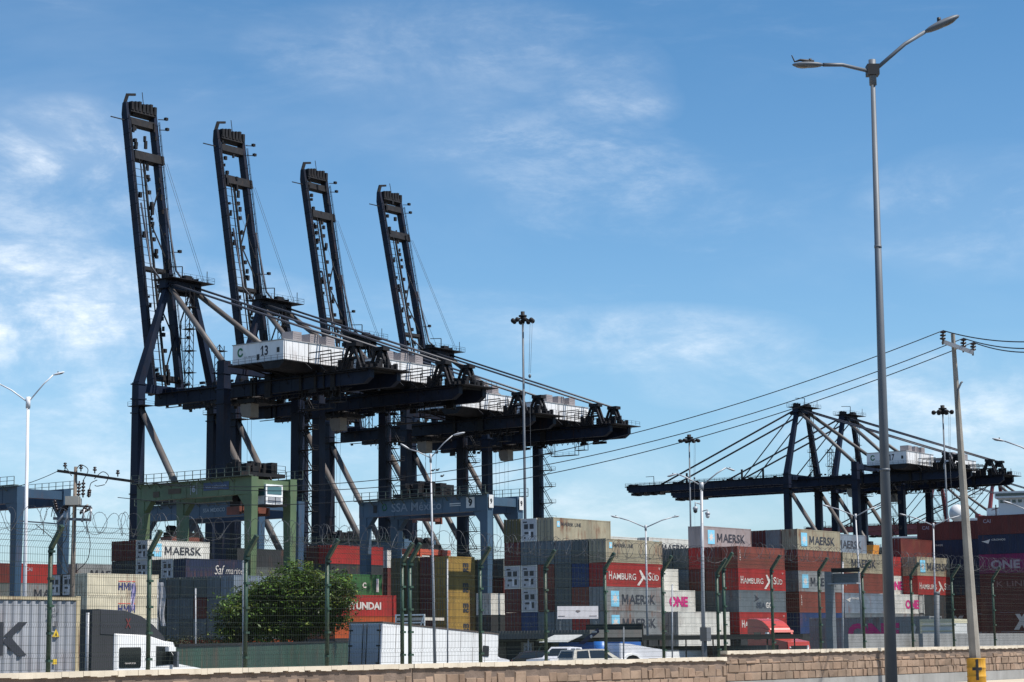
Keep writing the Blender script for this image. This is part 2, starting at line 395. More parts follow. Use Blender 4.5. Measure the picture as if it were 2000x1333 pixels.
def container_meshes(L, kind):
    key = (L, kind)
    if key in _cm: return _cm[key]
    H = CH - .02; sh = MB()
    corr(sh, 'y', .12, L - .12, .15, H - .1, 0, 1)
    sh.box(-CW + .02, -.08, .09, L - .09, .12, H - .035)
    if kind == 'f': corr(sh, 'x', -CW + .12, -.12, .15, H - .1, 0, -1)
    fr = MB()
    for x in (-CW, -.14):
        for y in (0, L - .15): fr.box(x, x + .14, y, y + .15, .02, H)
    for z0, z1 in ((.02, .16), (H - .1, H)):
        for x in (-CW, -.06): fr.box(x + .002, x + .058, .15, L - .15, z0 + .004, z1 - .004)
        for y in (0, L - .08): fr.box(-CW + .14, -.14, y + .004, y + .08, z0 + .004, z1 - .004)
    for x in (-CW - .005, -.165):
        for y in (-.005, L - .165):
            for z in (0, H - .1): fr.box(x, x + .17, y, y + .17, z, z + .12)
    d = []
    if kind == 'd':
        dm = MB(); x0, x1 = -CW / 2 + .01, -.15
        dm.box(x0, x1, .02, .07, .17, H - .11)
        for z in (.5, 1.15, 1.8, 2.4): dm.box(x0 + .05, x1 - .05, .012, .02, z - .12, z + .12)
        lg = MB()
        for x in (x0 + .2, x1 - .28): lg.tube([(x, -.012, .1), (x, -.012, H - .06)], .022, 6); lg.box(x - .05, x + .05, -.03, .01, .35, .42); lg.box(x - .05, x + .05, -.03, .01, 2.3, 2.37)
        lg.box(x0 + .2, x0 + .55, -.035, -.02, 1.1, 1.14)
        pl = MB().use(GALVL()).box(x0 + .42, x1 - .36, .004, .012, 1.2, 1.75)
        d = [('door', dm.mesh('door', cmat('g')), lg.mesh('locking_gear', GALV()), pl)]
    elif kind == 'x':
        rm = MB(); rm.use(mat('reefer_unit_grey', (.40, .40, .42), .5, 0, .1, 1)).box(-CW + .14, -.14, .03, .09, .14, H - .1)
        dk = mat('reefer_vent_dark', (.03, .03, .035), .6); rm.use(dk)
        rm.box(-1.95, -1.35, .012, .03, 1.55, 2.15); rm.box(-1.1, -.5, .012, .03, 1.55, 2.15); rm.box(-2.1, -1.5, .012, .03, 2.32, 2.48)
        rm.box(-1.9, -1.2, .012, .03, .95, 1.2); rm.box(-.9, -.55, .012, .03, .5, 1.2); rm.box(-1.95, -1.75, .012, .03, .35, .6)
        rm.use(mat('reefer_light_panel', (.6, .6, .62), .5)).box(-1.25, -.95, .008, .03, .35, 1.3)
        d = [('refrigeration_unit', rm.mesh('refrigeration_unit'), None, None)]
    _cm[key] = (sh.mesh('shell', cmat('g')), fr.mesh('frame', cmat('g')), d); return _cm[key]
INK = lambda: mat('black_lettering', (.028, .03, .04), .6, 0, .2, .5)
WINK = lambda: mat('white_lettering', (.56, .52, .48), .6, 0, .08, .5)
LINK = lambda: mat('pale_blue_emblem', (.20, .50, .66), .6, 0, .1, .5)
MINK = lambda: mat('magenta_lettering', (.48, .02, .16), .6, 0, .1, .5)
GINK = lambda: mat('faint_lettering', (.20, .17, .17), .6, 0, .1, .5)
_lg = {}
YV, ZV, XV = (0, 1, 0), (0, 0, 1), (1, 0, 0)
def bigM(m, y, z, h, w, x):
    m.add([(x, y + a * w, z + b * h) for a, b in ((0, 0), (.19, 0), (.19, 1), (0, 1), (.81, 0), (1, 0), (1, 1), (.81, 1))], [(0, 1, 2, 3), (4, 5, 6, 7)])
    m.prism([(y + .0 * w, z + h), (y + .24 * w, z + h), (y + .58 * w, z + .22 * h), (y + .42 * w, z + .22 * h)], 'x', x - .004, x)
    m.prism([(y + w, z + h), (y + .76 * w, z + h), (y + .42 * w, z + .22 * h), (y + .58 * w, z + .22 * h)], 'x', x - .004, x + .001)
def star(m, y, z, r, x):
    pts = []
    for i in range(14):
        a = math.pi * i / 7 + math.pi / 2; q = r if i % 2 == 0 else r * .42
        pts.append((x, y + q * math.cos(a), z + q * math.sin(a)))
    m.add(pts + [(x, y, z)], [(i, (i + 1) % 14, 14) for i in range(14)])
def logo_mesh(k, L):
    key = (k, L)
    if key in _lg: return _lg[key]
    m = MB(); x = .012; f = L / CL
    T = lambda body, y, z, h, w, bold=.02, sh=0: m.text(body, (x, y, z), YV, ZV, h, w, bold, None, sh)
    if k == 'MAERSK':
        m.use(LINK()).box(.004, .010, 1.0 * f, 2.7 * f, .5, 2.35); m.use(WINK()); star(m, 1.85 * f, 1.42, .72, x)
        m.use(INK()); bigM(m, 3.3 * f, .8, 1.15, 1.35 * f, x); T('AERSK', 4.85 * f, .8, 1.15, 5.7 * f, .02)
    elif k == 'MAERSKB':   # bigger plain lettering without emblem
        m.use(INK()); bigM(m, 2.6 * f, .75, 1.2, 1.4 * f, x); T('AERSK', 4.2 * f, .75, 1.2, 5.8 * f, .02)
    elif k == 'LINE':
        m.use(LINK()).box(.004, .010, .7, 1.3, 1.7, 2.4); m.use(WINK()); star(m, 1.0, 2.05, .3, x); m.use(INK()); bigM(m, 1.6, 1.85, .45, .5, x); T('AERSK LINE', 2.17, 1.85, .45, 3.6, .01)
    elif k == 'HS':
        m.use(WINK()); T('H', .55, .85, .98, .62, .01); T('AMBURG', 1.3, .85, .76, 5.0, .006); T('S', 9.0, .85, .98, .7, .01); T('\u00dcD', 9.8, .85, .86, 1.5, .006)
        for s_ in (1, -1):
            m.prism([(7.6, 1.15), (7.0 if s_ > 0 else 6.5, 1.15 + s_ * .9), (7.35 if s_ > 0 else 7.0, 1.15 + s_ * .95), (8.25, 1.25)], 'x', .006, x)
        m.prism([(7.7, 1.3), (8.7, .55), (8.8, .7), (8.0, 1.5)], 'x', .0065, x + .001); T('T', 11.2, 2.2, .22, .5, .01)
    elif k == 'ONE': m.use(MINK()); T('ONE', 6.0, .7, 1.35, 4.4, .05)
    elif k == 'ONEW': m.use(mat('dull_white_lettering', (.30, .24, .27), .6)); T('ONE', 1.8, .65, 1.3, 4.6, .04)
    elif k == 'SEAGO': m.use(mat('dark_slate_lettering', (.03, .04, .06), .6)); T('SEA', 4.4, .55, .75, 2.4, .03); m.use(WINK()); T('GO', 6.9, .55, .75, 1.6, .03); m.use(INK()); m.prism([(4.0, 2.3), (5.2, 1.75), (3.8, 1.35), (4.4, 1.8)], 'x', .006, x)
    elif k == 'HYUNDAI': m.use(WINK()); T('HYUNDAI', 1.9, .9, 1.0, 7.2, .04)
    elif k == 'HMM':
        m.use(mat('navy_lettering', (.03, .035, .14), .6)); T('H', 5.2, .75, .95, .8, .04); bigM(m, 6.15, .75, .95, .95, x); bigM(m, 7.2, .75, .95, .95, x); m.use(mat('red_lettering', (.6, .05, .04), .6)).box(.006, x, 5.2, 6.5, 1.85, 1.93).box(.006, x, 6.8, 8.1, 1.85, 1.93); m.prism([(6.5, 1.93), (6.65, 1.75), (6.8, 1.93), (6.65, 1.85)], 'x', .006, x)
    elif k == 'MSC': m.use(INK()); T('m', L * .55, 1.35, .6, 1.3, .05); T('sc', L * .55, .65, .6, 1.3, .05)
    elif k == 'SAF': m.use(WINK()); T('Saf', 5.6, .7, 1.3, 2.0, -.005, .3); T('marine', 7.8, .8, .9, 3.6, -.005, .3)
    elif k == 'CAI': m.use(mat('dull_white_lettering', (.30, .24, .27), .6)); T('CAI', .9, 1.75, .55, 1.2, .02)
    elif k == 'CRONOS': m.use(WINK()); m.prism([(.5, 1.9), (1.6, 1.55), (1.9, 2.2), (1.2, 2.0)], 'x', .006, x); T('CRONOS', 2.1, 1.95, .28, 2.2, .01)
    elif k == 'KLINE': m.use(mat('faded_lettering', (.25, .14, .12), .6)); T('K LINE', 2.6, .9, .8, 4.9, .01)
    elif k == 'TEX': m.use(WINK()); T('t', .5, 2.1, .3, .2, .02); [T(ch, .52, 1.9 - .3 * i, .2, .2, .02) for i, ch in enumerate('rxla')]
    elif k == 'X': m.use(WINK()); m.prism([(5, 0.3), (6.6, 2.6), (7.3, 2.6), (5.8, .3)], 'x', .006, x); m.prism([(7.4, .3), (6.0, 2.6), (5.3, 2.6), (6.7, .3)], 'x', .0065, x + .001)
    elif k == 'C': m.use(WINK()); T('C', 8.2, 1.0, .75, .75, .04); m.box(.006, x, 11.0, 11.5, .5, 2.3)
    elif k == 'CAMO': m.use(WINK()); T('CMA', 1, 1, .6, 2, .02)
    _lg[key] = m.mesh('lettering'); return _lg[key]
TIER = ['ground', 'second', 'third', 'fourth', 'fifth', 'sixth', 'seventh', 'eighth']
LT = {'MAERSK': 'star and lettering', 'MAERSKB': 'big black letters', 'LINE': 'small black letters', 'HS': 'white serif letters', 'ONE': 'magenta letters', 'ONEW': 'pale letters', 'SEAGO': 'two-tone letters', 'HYUNDAI': 'bold letters', 'HMM': 'navy letters', 'MSC': 'stacked letters', 'SAF': 'white script', 'CAI': 'small pale letters', 'CRONOS': 'white emblem', 'KLINE': 'faded letters', 'TEX': 'vertical letters', 'X': 'large X emblem', 'C': 'one white letter'}
USED = set()
def container(loc, spec, L, rz, label, group, tilt=None):
    p = spec.split(':'); k, kind = p[0], p[1]; lg = p[2] if len(p) > 2 else None
    th = thing('shipping_container', loc, label, 'container', rz, group)
    sh, fr, d = container_meshes(L, kind if kind in 'dfx' else 'd'); m = cmat(k)
    inst('shell', sh, th, m=m); inst('frame', fr, th, m=m)
    for nm, me, gear, pl in d:
        if nm == 'door':
            for s in (0, 1):
                o = inst('door', me, th, ((0, 0, 0) if s == 0 else (-CW, 0, 0)), m=m)
                if s: o.scale = (-1, 1, 1)
                inst('locking_gear', gear, o)
        else: inst(nm, me, th)
    if lg and lg in LT: inst('lettering', logo_mesh(lg, L), th)
    return th
ORD = ['nearest', 'second', 'third', 'fourth', 'fifth', 'sixth', 'seventh', 'eighth']
def stack(origin, cols, where, L=CL, pitch=2.55, rz=-A, axis='g', z0=-.4, group='stacked shipping containers'):
    """cols[0] is the column with the visible long side; the others step back to the left"""
    for i, col in enumerate(cols):
        if axis == 'g': o = Vector(origin) + Vector((-gx, -gy, 0)) * (pitch * i)
        n = len(col)
        for k, spec in enumerate(col):
            if not spec: continue
            dx = random.uniform(-.05, .05); q = spec.split(':')
            name = CC[q[0]][0]; extra = ' with ' + LT[q[2]] if (len(q) > 2 and q[2] in LT and i == 0) else (' with reefer unit' if q[1] == 'x' else '')
            tier = 'top' if k == n - 1 else TIER[k]
            lab = f'{name} container{extra}, {tier} tier, {ORD[i]} column, {where}'
            if len(lab.split()) > 16: lab = lab.replace(' with lettering', '').replace(' column', '')
            container((o.x + dx * rx, o.y + dx * ry, z0 + k * CH), spec, L, rz, lab, group)
A0 = Vector((11.3, 245.0, -.4))
def lane(px, goff=0):
    t = 0.0
    for _ in range(40):
        X, Y = A0.x + t * rx + goff * gx, A0.y + t * ry + goff * gy
        x = proj(X, Y, 5)[0]; x2 = proj(X + .1 * rx, Y + .1 * ry, 5)[0]; t += (px - x) / ((x2 - x) / .1) * .8
    return Vector((X, Y, -.4))
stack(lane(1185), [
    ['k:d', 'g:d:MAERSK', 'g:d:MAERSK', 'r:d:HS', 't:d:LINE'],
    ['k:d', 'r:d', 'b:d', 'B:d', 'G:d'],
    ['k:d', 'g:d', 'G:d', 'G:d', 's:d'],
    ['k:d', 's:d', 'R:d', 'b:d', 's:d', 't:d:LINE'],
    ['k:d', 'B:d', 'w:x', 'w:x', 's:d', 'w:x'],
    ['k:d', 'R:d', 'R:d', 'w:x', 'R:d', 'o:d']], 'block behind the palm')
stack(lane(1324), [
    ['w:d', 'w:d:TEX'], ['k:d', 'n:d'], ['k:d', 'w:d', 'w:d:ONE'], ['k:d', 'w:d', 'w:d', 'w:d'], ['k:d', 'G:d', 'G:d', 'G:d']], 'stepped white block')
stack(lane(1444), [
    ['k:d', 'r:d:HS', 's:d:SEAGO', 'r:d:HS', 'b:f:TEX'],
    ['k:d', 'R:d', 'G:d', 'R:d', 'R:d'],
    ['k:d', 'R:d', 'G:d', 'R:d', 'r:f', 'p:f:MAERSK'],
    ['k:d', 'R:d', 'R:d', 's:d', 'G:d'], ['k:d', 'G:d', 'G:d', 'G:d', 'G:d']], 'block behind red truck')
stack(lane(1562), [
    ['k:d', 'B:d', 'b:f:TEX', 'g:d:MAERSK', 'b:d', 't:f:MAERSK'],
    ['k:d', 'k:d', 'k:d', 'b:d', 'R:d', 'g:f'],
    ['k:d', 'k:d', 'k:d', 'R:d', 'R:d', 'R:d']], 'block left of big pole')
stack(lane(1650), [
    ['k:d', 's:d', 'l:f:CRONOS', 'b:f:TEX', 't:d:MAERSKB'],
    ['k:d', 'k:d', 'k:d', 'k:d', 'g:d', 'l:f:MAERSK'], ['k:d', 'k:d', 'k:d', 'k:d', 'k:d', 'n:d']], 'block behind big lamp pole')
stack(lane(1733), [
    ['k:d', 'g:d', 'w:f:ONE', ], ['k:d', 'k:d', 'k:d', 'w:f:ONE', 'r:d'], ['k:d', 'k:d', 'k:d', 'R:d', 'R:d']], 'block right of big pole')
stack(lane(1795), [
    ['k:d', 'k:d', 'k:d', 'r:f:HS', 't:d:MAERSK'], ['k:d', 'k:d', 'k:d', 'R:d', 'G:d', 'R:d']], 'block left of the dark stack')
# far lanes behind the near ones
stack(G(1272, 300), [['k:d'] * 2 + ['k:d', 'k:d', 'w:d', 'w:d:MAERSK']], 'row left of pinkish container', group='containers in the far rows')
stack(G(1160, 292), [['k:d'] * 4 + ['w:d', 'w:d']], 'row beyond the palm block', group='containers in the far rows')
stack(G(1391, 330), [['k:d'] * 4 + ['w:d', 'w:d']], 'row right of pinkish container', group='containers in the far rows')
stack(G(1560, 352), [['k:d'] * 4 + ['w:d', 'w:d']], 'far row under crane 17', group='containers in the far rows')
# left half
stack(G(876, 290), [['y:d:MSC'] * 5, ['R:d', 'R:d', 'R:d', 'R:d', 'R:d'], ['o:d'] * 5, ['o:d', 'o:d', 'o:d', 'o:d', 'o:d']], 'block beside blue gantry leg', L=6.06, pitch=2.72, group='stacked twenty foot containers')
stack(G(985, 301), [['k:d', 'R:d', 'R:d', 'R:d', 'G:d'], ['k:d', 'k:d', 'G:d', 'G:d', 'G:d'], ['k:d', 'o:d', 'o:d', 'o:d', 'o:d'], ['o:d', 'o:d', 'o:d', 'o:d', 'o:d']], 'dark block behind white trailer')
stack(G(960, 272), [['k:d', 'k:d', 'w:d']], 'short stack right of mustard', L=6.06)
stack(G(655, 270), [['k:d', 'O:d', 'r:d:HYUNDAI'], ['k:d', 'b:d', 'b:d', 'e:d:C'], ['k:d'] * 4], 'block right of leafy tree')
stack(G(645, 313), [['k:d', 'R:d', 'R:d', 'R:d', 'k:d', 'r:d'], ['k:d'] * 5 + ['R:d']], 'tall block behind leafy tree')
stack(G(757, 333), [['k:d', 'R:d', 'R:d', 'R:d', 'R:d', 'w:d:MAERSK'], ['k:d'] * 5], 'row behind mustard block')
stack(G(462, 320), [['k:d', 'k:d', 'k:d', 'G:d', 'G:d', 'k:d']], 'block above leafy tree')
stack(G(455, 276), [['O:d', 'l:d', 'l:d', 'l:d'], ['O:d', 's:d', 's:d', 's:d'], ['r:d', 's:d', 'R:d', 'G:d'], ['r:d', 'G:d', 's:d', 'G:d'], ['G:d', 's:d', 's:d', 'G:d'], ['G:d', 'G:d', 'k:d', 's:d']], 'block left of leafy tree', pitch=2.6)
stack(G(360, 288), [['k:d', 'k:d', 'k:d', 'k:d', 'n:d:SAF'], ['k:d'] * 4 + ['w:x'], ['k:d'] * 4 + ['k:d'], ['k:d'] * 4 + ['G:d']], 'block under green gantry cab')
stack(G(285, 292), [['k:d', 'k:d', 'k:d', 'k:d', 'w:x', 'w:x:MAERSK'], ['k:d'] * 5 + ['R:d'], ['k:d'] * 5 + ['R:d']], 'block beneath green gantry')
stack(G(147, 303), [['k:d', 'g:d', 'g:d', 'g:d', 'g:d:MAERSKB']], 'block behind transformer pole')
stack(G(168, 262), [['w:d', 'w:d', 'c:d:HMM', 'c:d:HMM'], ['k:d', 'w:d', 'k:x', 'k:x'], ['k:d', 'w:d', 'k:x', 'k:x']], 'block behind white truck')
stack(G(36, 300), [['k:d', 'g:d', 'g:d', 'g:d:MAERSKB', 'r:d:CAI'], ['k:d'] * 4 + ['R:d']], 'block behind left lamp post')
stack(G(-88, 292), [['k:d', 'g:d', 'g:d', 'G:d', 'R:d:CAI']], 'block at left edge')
# big dark stack at the right: long sides face the camera in shade, boxes run landwards
def side_stack(px, D, cols, where, skip=0):
    o = G(px, D)
    for k, spec in enumerate(cols):
        q = spec.split(':'); ex = ' with ' + LT[q[2]] if len(q) > 2 else ''
        # container local y axis along +g, local +x face towards -r (camera)
        lab = f"{CC[q[0]][0]} container{ex}, {'top' if k == len(cols) - 1 else TIER[k]} tier, {where}"
        container((o.x, o.y, -.4 + k * CH), spec, CL, -A - math.pi / 2, lab, 'containers of the tall dark stack')
side_stack(1800, 322, ['R:d', 'R:d:X', 'R:d:CAI', 'n:d:CRONOS', 'n:d', 'n:d:CRONOS', 'R:d:CAI'], 'left half of tall dark stack')
side_stack(1920, 305, ['R:d', 'R:d:X', 'R:d', 'R:d:KLINE', 'm:d:ONEW', 'n:d:CRONOS', 'R:d:CAI'], 'right half of tall dark stack')

# ---------------------------------------------------------------- ship-to-shore cranes
def rail(m, pts, h=1.1, r=.05, step=2.0):
    for i in range(len(pts) - 1):
        a, b = Vector(pts[i]), Vector(pts[i + 1]); n = max(1, int((b - a).length / step))
        for k in range(n + 1): q = a.lerp(b, k / n); m.beam(q, q + Vector((0, 0, h)), r * 1.3)
        for z in (h, h * .5): m.beam(a + Vector((0, 0, z)), b + Vector((0, 0, z)), r)
def sts_crane(x, y, yaw, boom_len, boom_deg, number, label, group, paint=None, spreader=None, cab_u=27, facing='house'):
    c1 = paint or NAVY(); dk = DARK(); st = STAY()
    th = thing('quay_crane', (x, y, -.4), label, 'crane', -yaw, group)
    Gg, Wd, v1, v2 = 30.5, 26.4, 8.3, 18.1; vm = (v1 + v2) / 2
    for u in (0, Gg):
        for v in (0, Wd):
            top = 68.6 if u == 0 else 71.3; m = MB()
            m.beam((u, v, 2.5), (u, v, 17), 3.0, 3.0, up=(0, 1, 0)); m.beam((u, v, 17), (u, v, top), 2.75, 2.5, 2.45, 2.3, up=(0, 1, 0))
            for z in (17.2, 40, 60.6, 64.2, 68): m.box(u - 1.42, u + 1.42, v - 1.5, v + 1.5, z, z + .3)
            m.build('leg', c1, th)
            b = MB()
            for s in (-2.6, -.9, .9, 2.6): b.tube([(u - .3, v + s, .5), (u + .3, v + s, .5)], .5, 10); 
            b.box(u - .5, u + .5, v - 3.6, v + 3.6, .9, 2.4); b.build('bogie', dk, th)
    for u, z, h in ((0, 14.5, 3.0), (Gg, 14.5, 3.0), (0, 67.2, 2.2), (Gg, 69.6, 2.2)):
        MB().beam((u, 1.15, z), (u, Wd - 1.15, z), 1.8, h).build('portal_beam', c1, th)
    for v in (0, Wd): MB().beam((1.2, v, 15), (Gg - 1.2, v, 15), 1.6, 2.6).build('sill_beam', c1, th)
    for v in (0, Wd):
        MB().tube([(1.0, v, 61.8), (Gg - .8, v, 18)], .85, 12).build('diagonal_brace', PIPE(), th)
        m = MB(); m.box(-1.9, 3.9, v - 1.9, v + 1.9, 62.4, 62.55); rail(m, [(-1.9, v - 1.9, 62.5), (3.9, v - 1.9, 62.5), (3.9, v + 1.9, 62.5)]); m.build('leg_platform', dk, th)
    ua, za = .8, 95.0
    for v, va in ((0, v1 + .6), (Wd, v2 - .6)):
        m = MB(); m.beam((0, v, 68.4), (ua - .2, va, za), 2.3, 2.0, 1.5, 1.4); m.build('a_frame_leg', c1, th)
        MB().tube([(ua + .5, va, za - .6), (Gg - .3, v, 71.1)], .72, 10).build('a_frame_stay', PIPE(), th)
    m = MB().use(c1); m.beam((ua, v1 - 1.5, za), (ua, v2 + 1.5, za), 2.4, 2.2); m.use(dk)
    m.box(-2.6, 5.2, v1 - 2.2, v2 + 3.2, za + 1.15, za + 1.3); m.beam((-1.8, v1, za - 1.2), (-1.8, v2, za - 1.2), 1.2)
    for v in (v1 - .4, v1 + 1.4, v2 - 1.2, v2 + .6):
        m.tube([(ua - .5, v, za + 1.9), (ua - .5, v + .5, za + 1.9)], 1.0, 12); m.box(ua - 1.3, ua + 1.2, v - .25, v - .1, za + 1.2, za + 2.7)
    m.box(2.2, 3.8, vm - 1, vm + 1.4, za + 1.2, za + 2.6); rail(m, [(-2.6, v1 - 2.2, za + 1.3), (5.2, v1 - 2.2, za + 1.3), (5.2, v2 + 3.2, za + 1.3), (-2.6, v2 + 3.2, za + 1.3), (-2.6, v1 - 2.2, za + 1.3)], 1.4)
    m.beam((2.5, vm - 1, za + 1.2), (2.5, vm - 1, za + 5), .2); m.beam((2.5, vm - 1, za + 5), (-1.2, vm - 2, za + 5.2), .2)
    m.beam((4.6, v2 + 1, za + 1.2), (4.6, v2 + 1, za + 4.4), .14); m.build('apex_platform', dk, th)
    # ladder towers on the girder
    for (u0, v0, zt, w) in ((4.2, vm - 1.3, 94, 1.5), (9.5, vm + 4.2, 79, 1.7)):
        m = MB()
        for a in (0, w):
            for b in (0, w): m.beam((u0 + a, v0 + b, 67.5), (u0 + a, v0 + b, zt), .16)
        z = 68.0; k = 0
        while z < zt - 1:
            m.beam((u0, v0, z), (u0 + w, v0, z + 1.7), .11); m.beam((u0 + w, v0 + w, z), (u0 + w, v0, z + 1.7), .11)
            if k % 3 == 2: m.box(u0 - .7, u0 + w + .9, v0 - .6, v0 + w + .4, z, z + .12); rail(m, [(u0 - .7, v0 - .6, z + .1), (u0 + w + .9, v0 - .6, z + .1)], 1.0, .05)
            z += 1.9; k += 1
        m.build('ladder_tower', dk, th)
    # twin girders
    for v in (v1, v2):
        m = MB(); m.prism([(-2.2, 63.3), (69.5, 63.3), (71.5, 64.6), (71.5, 67), (-2.2, 67)], 'y', v - .75, v + .75)
        m.box(-5.8, 6, v - .9, v + .9, 67.02, 67.6)
        for u in range(2, 70, 4): m.box(u, u + .16, v - .80, v + .80, 63.4, 66.9)
        m.build('girder', c1, th)
    wk = MB()
    for v, s in ((v1 - .75, -1), (v2 + .75, 1)):
        wk.box(-2, 71, v, v + s * 1.1, 66.2, 66.32); rail(wk, [(-2, v + s * 1.05, 66.3), (71, v + s * 1.05, 66.3)], 1.1, .05, 2.4)
        for u in range(0, 70, 5): wk.beam((u, v, 65), (u, v + s * 1.0, 66.2), .12)
    for u in (10, 24, 36, 48, 60, 70.6): wk.box(u, u + .6, v1 + .75, v2 - .75, 66.1, 66.9)
    rw = random.Random(3 + (int(x) & 31))
    for _ in range(60):
        u, v = rw.uniform(0, 62), rw.choice((v1 - 1.2, v1 + .9, v2 - 1.5, v2 + .9)); q_ = rw.uniform(.3, .9); wk.box(u, u + q_ * rw.uniform(1, 3), v, v + q_, 67.6 if rw.random() < .35 else 62.3, 68.2 if rw.random() < .35 else 63.0)
    wk.build('girder_walkway', dk, th)
    # festoon and hanging gear under the girder
    f = MB(); f.box(0, 64, v1 + 1.0, v1 + 1.3, 62.75, 62.95)
    for u in range(8, 60, 2): f.beam((u, v1 + 1.15, 62.8), (u + .5, v1 + 1.15, 61.6), .12); f.beam((u + .5, v1 + 1.15, 61.6), (u + 1.2, v1 + 1.15, 62.8), .12)
    f.build('cable_festoon', dk, th)
    # trolley and operator cab
    t = MB(); t.box(cab_u - 5, cab_u + 5, v1 + .9, v2 - .9, 61.9, 62.9)
    for a in (-4, -1, 2): t.tube([(cab_u + a, v1 + 1.5, 63.4), (cab_u + a, v2 - 1.5, 63.4)], .6, 10)
    rail(t, [(cab_u - 5, v1 + .9, 62.9), (cab_u + 5, v1 + .9, 62.9)], 1.0); t.build('trolley', dk, th)
    cb = MB(); cb.use(mat('beige_cab_panel', (.20, .17, .14), .6, 0, .1)).prism([(cab_u + .3, 58.4), (cab_u + 3.2, 58.4), (cab_u + 3.2, 61.8), (cab_u - .4, 61.8), (cab_u - .4, 60)], 'y', v1 + 1.4, v1 + 4.2)
    cb.build('operator_cab', None, th)
    # dangling inspection cage near the landside end
    cg = MB()
    for (u0, u1, z0) in ((49, 58, 58.3), (58, 61.5, 59.6)):
        for u in (u0, u1):
            for v in (v1, v1 + 2): cg.beam((u, v, z0), (u, v, 63.4), .14)
        cg.box(u0, u1, v1, v1 + 2, z0, z0 + .15); rail(cg, [(u0, v1, z0), (u1, v1, z0)], 1.1); cg.beam((u0, v1, z0), (u0 + 1.4, v1, 63.3), .1)
    cg.build('inspection_cage', dk, th)
    # machinery house
    h0, h1, hv0, hv1, z0, z1 = 37.7, 54.6, -4.2, 20.6, 69.0, 74.0
    hs = MB(); hs.box(h0, h1, hv0, hv1, z0, z1); w_ = hs.build('machinery_house', WHITEH(), th)
    rb = MB()
    for k in range(int((hv1 - hv0) / 2.1)): rb.box(h1, h1 + .05, hv0 + 1 + k * 2.1, hv0 + 1.08 + k * 2.1, z0 + .1, z1 - .1)
    rb.box(h0 - .15, h1 + .15, hv0 - .15, hv0 + .02, z1 - .12, z1 + .1); rb.box(h1 - .02, h1 + .15, hv0, hv1, z1 - .12, z1 + .1); rb.build('roof_trim', mat('grey_trim', (.3, .3, .3), .6), w_)
    for v in (1.6, 7.6, 13.4):
        m = MB(); m.box(h1 - 4.6, h1 - 1.0, v - 1.5, v + 1.5, z1 + .1, z1 + 2.5)
        for k in range(4): m.box(h1 - 1.02, h1 - .95, v - 1.2, v + 1.2, z1 + .4 + .5 * k, z1 + .6 + .5 * k)
        m.build('roof_unit', UNIT(), w_)
    dm = MB().use(BLACK())
    for u in (45.8, 52.4): dm.box(u, u + .9, hv0 - .03, hv0 + .01, z0 + (.7 if u < 50 else 2.0), z0 + (2.1 if u < 50 else 3.2))
    dm.box(h1 - .01, h1 + .04, hv0 + 8.6, hv0 + 8.9, z0 + .1, z1 - .1)
    dm.use(GALV())
    for v in (hv0 + .3, ): dm.tube([(h1 + .1, v, z1), (h1 + .1, v, z0)], .08, 6)
    dm.build('louvre', None, w_)
    if number:
        nm = MB().use(mat('number_black', (.02, .02, .035), .6)); 
        for i_, ch in enumerate(number):
            if ch == '1': x_ = 47.5 + 1.5 * i_; nm.box(x_, x_ + .42, hv0 - .03, hv0 - .02, z0 + 1.6, z0 + 4.0); nm.prism([(x_ - .45, z0 + 3.3), (x_ + .1, z0 + 4.0), (x_ + .1, z0 + 3.6), (x_ - .4, z0 + 2.95)], 'y', hv0 - .03, hv0 - .018); nm.box(x_ - .35, x_ + .77, hv0 - .032, hv0 - .02, z0 + 1.6, z0 + 1.85)
            else: nm.text(ch, (46.9 + 1.5 * i_, hv0 - .025, z0 + 1.6), XV, ZV, 2.4, 1.15, .03)
        nm.use(mat('emblem_green', (.02, .14, .06), .6)); 
        for k in range(14):
            a0, a1 = 2 * math.pi * k / 16 + .5, 2 * math.pi * (k + 1) / 16 + .5
            nm.add([(40.3 + r_ * math.cos(q), hv0 - .025, z0 + 3.0 + r_ * 1.15 * math.sin(q)) for q, r_ in ((a0, 1.0), (a1, 1.0), (a1, .55), (a0, .55))], [(0, 1, 2, 3)])
        nm.use(mat('faint_house_lettering', (.22, .2, .22), .6)).text('SSA MEXICO', (41.5, hv0 - .025, z0 + 1.55), XV, ZV, .36, 4.4, .01)
        nm.build('lettering', None, w_)
    pf = MB(); pf.box(h0 - .6, h1 + 1.4, hv0 - 1.0, hv1 + 1, 68.72, 69.0); pf.prism([(h1 - 6.5, 68.72), (h1 + 1.2, 68.72), (h1 - .6, 67.1), (h1 - 5.4, 67.1)], 'y', hv0 - .9, hv1 + .8)
    pf.box(h0 + 1, h1 - 1, v1, v2, 66.95, 68.72)
    rail(pf, [(h0 - 1.2, hv0 - 1.1, 69), (h1 + 1.3, hv0 - 1.1, 69), (h1 + 1.3, hv1 + 1, 69)], 1.2, .05, 2)
    for u in range(41, 55, 4): pf.beam((u, hv0 - 1, 68.8), (u, 8, 66.9), .3)
    for v in (2, 7, 12): pf.beam((h1 + 1.2, v, 68.7), (h1 + 3.4, v, 67), .25)
    pf.build('house_platform', dk, th)
    gr = MB()
    for k, v in enumerate((3.0, 7.0, 11, 15)):
        gr.tube([(h1 + 1.5, v, 67.2), (h1 + 1.5, v, 71.2), (h1 + 9, v - .4, 71.2), (h1 + 9, v - .4, 68.6)], .16, 6)
        gr.tube([(h1 + 1.5, v, 69.6), (h1 + 9, v - .4, 69.6)], .13, 6)
    gr.build('pipe_guard', dk, th)
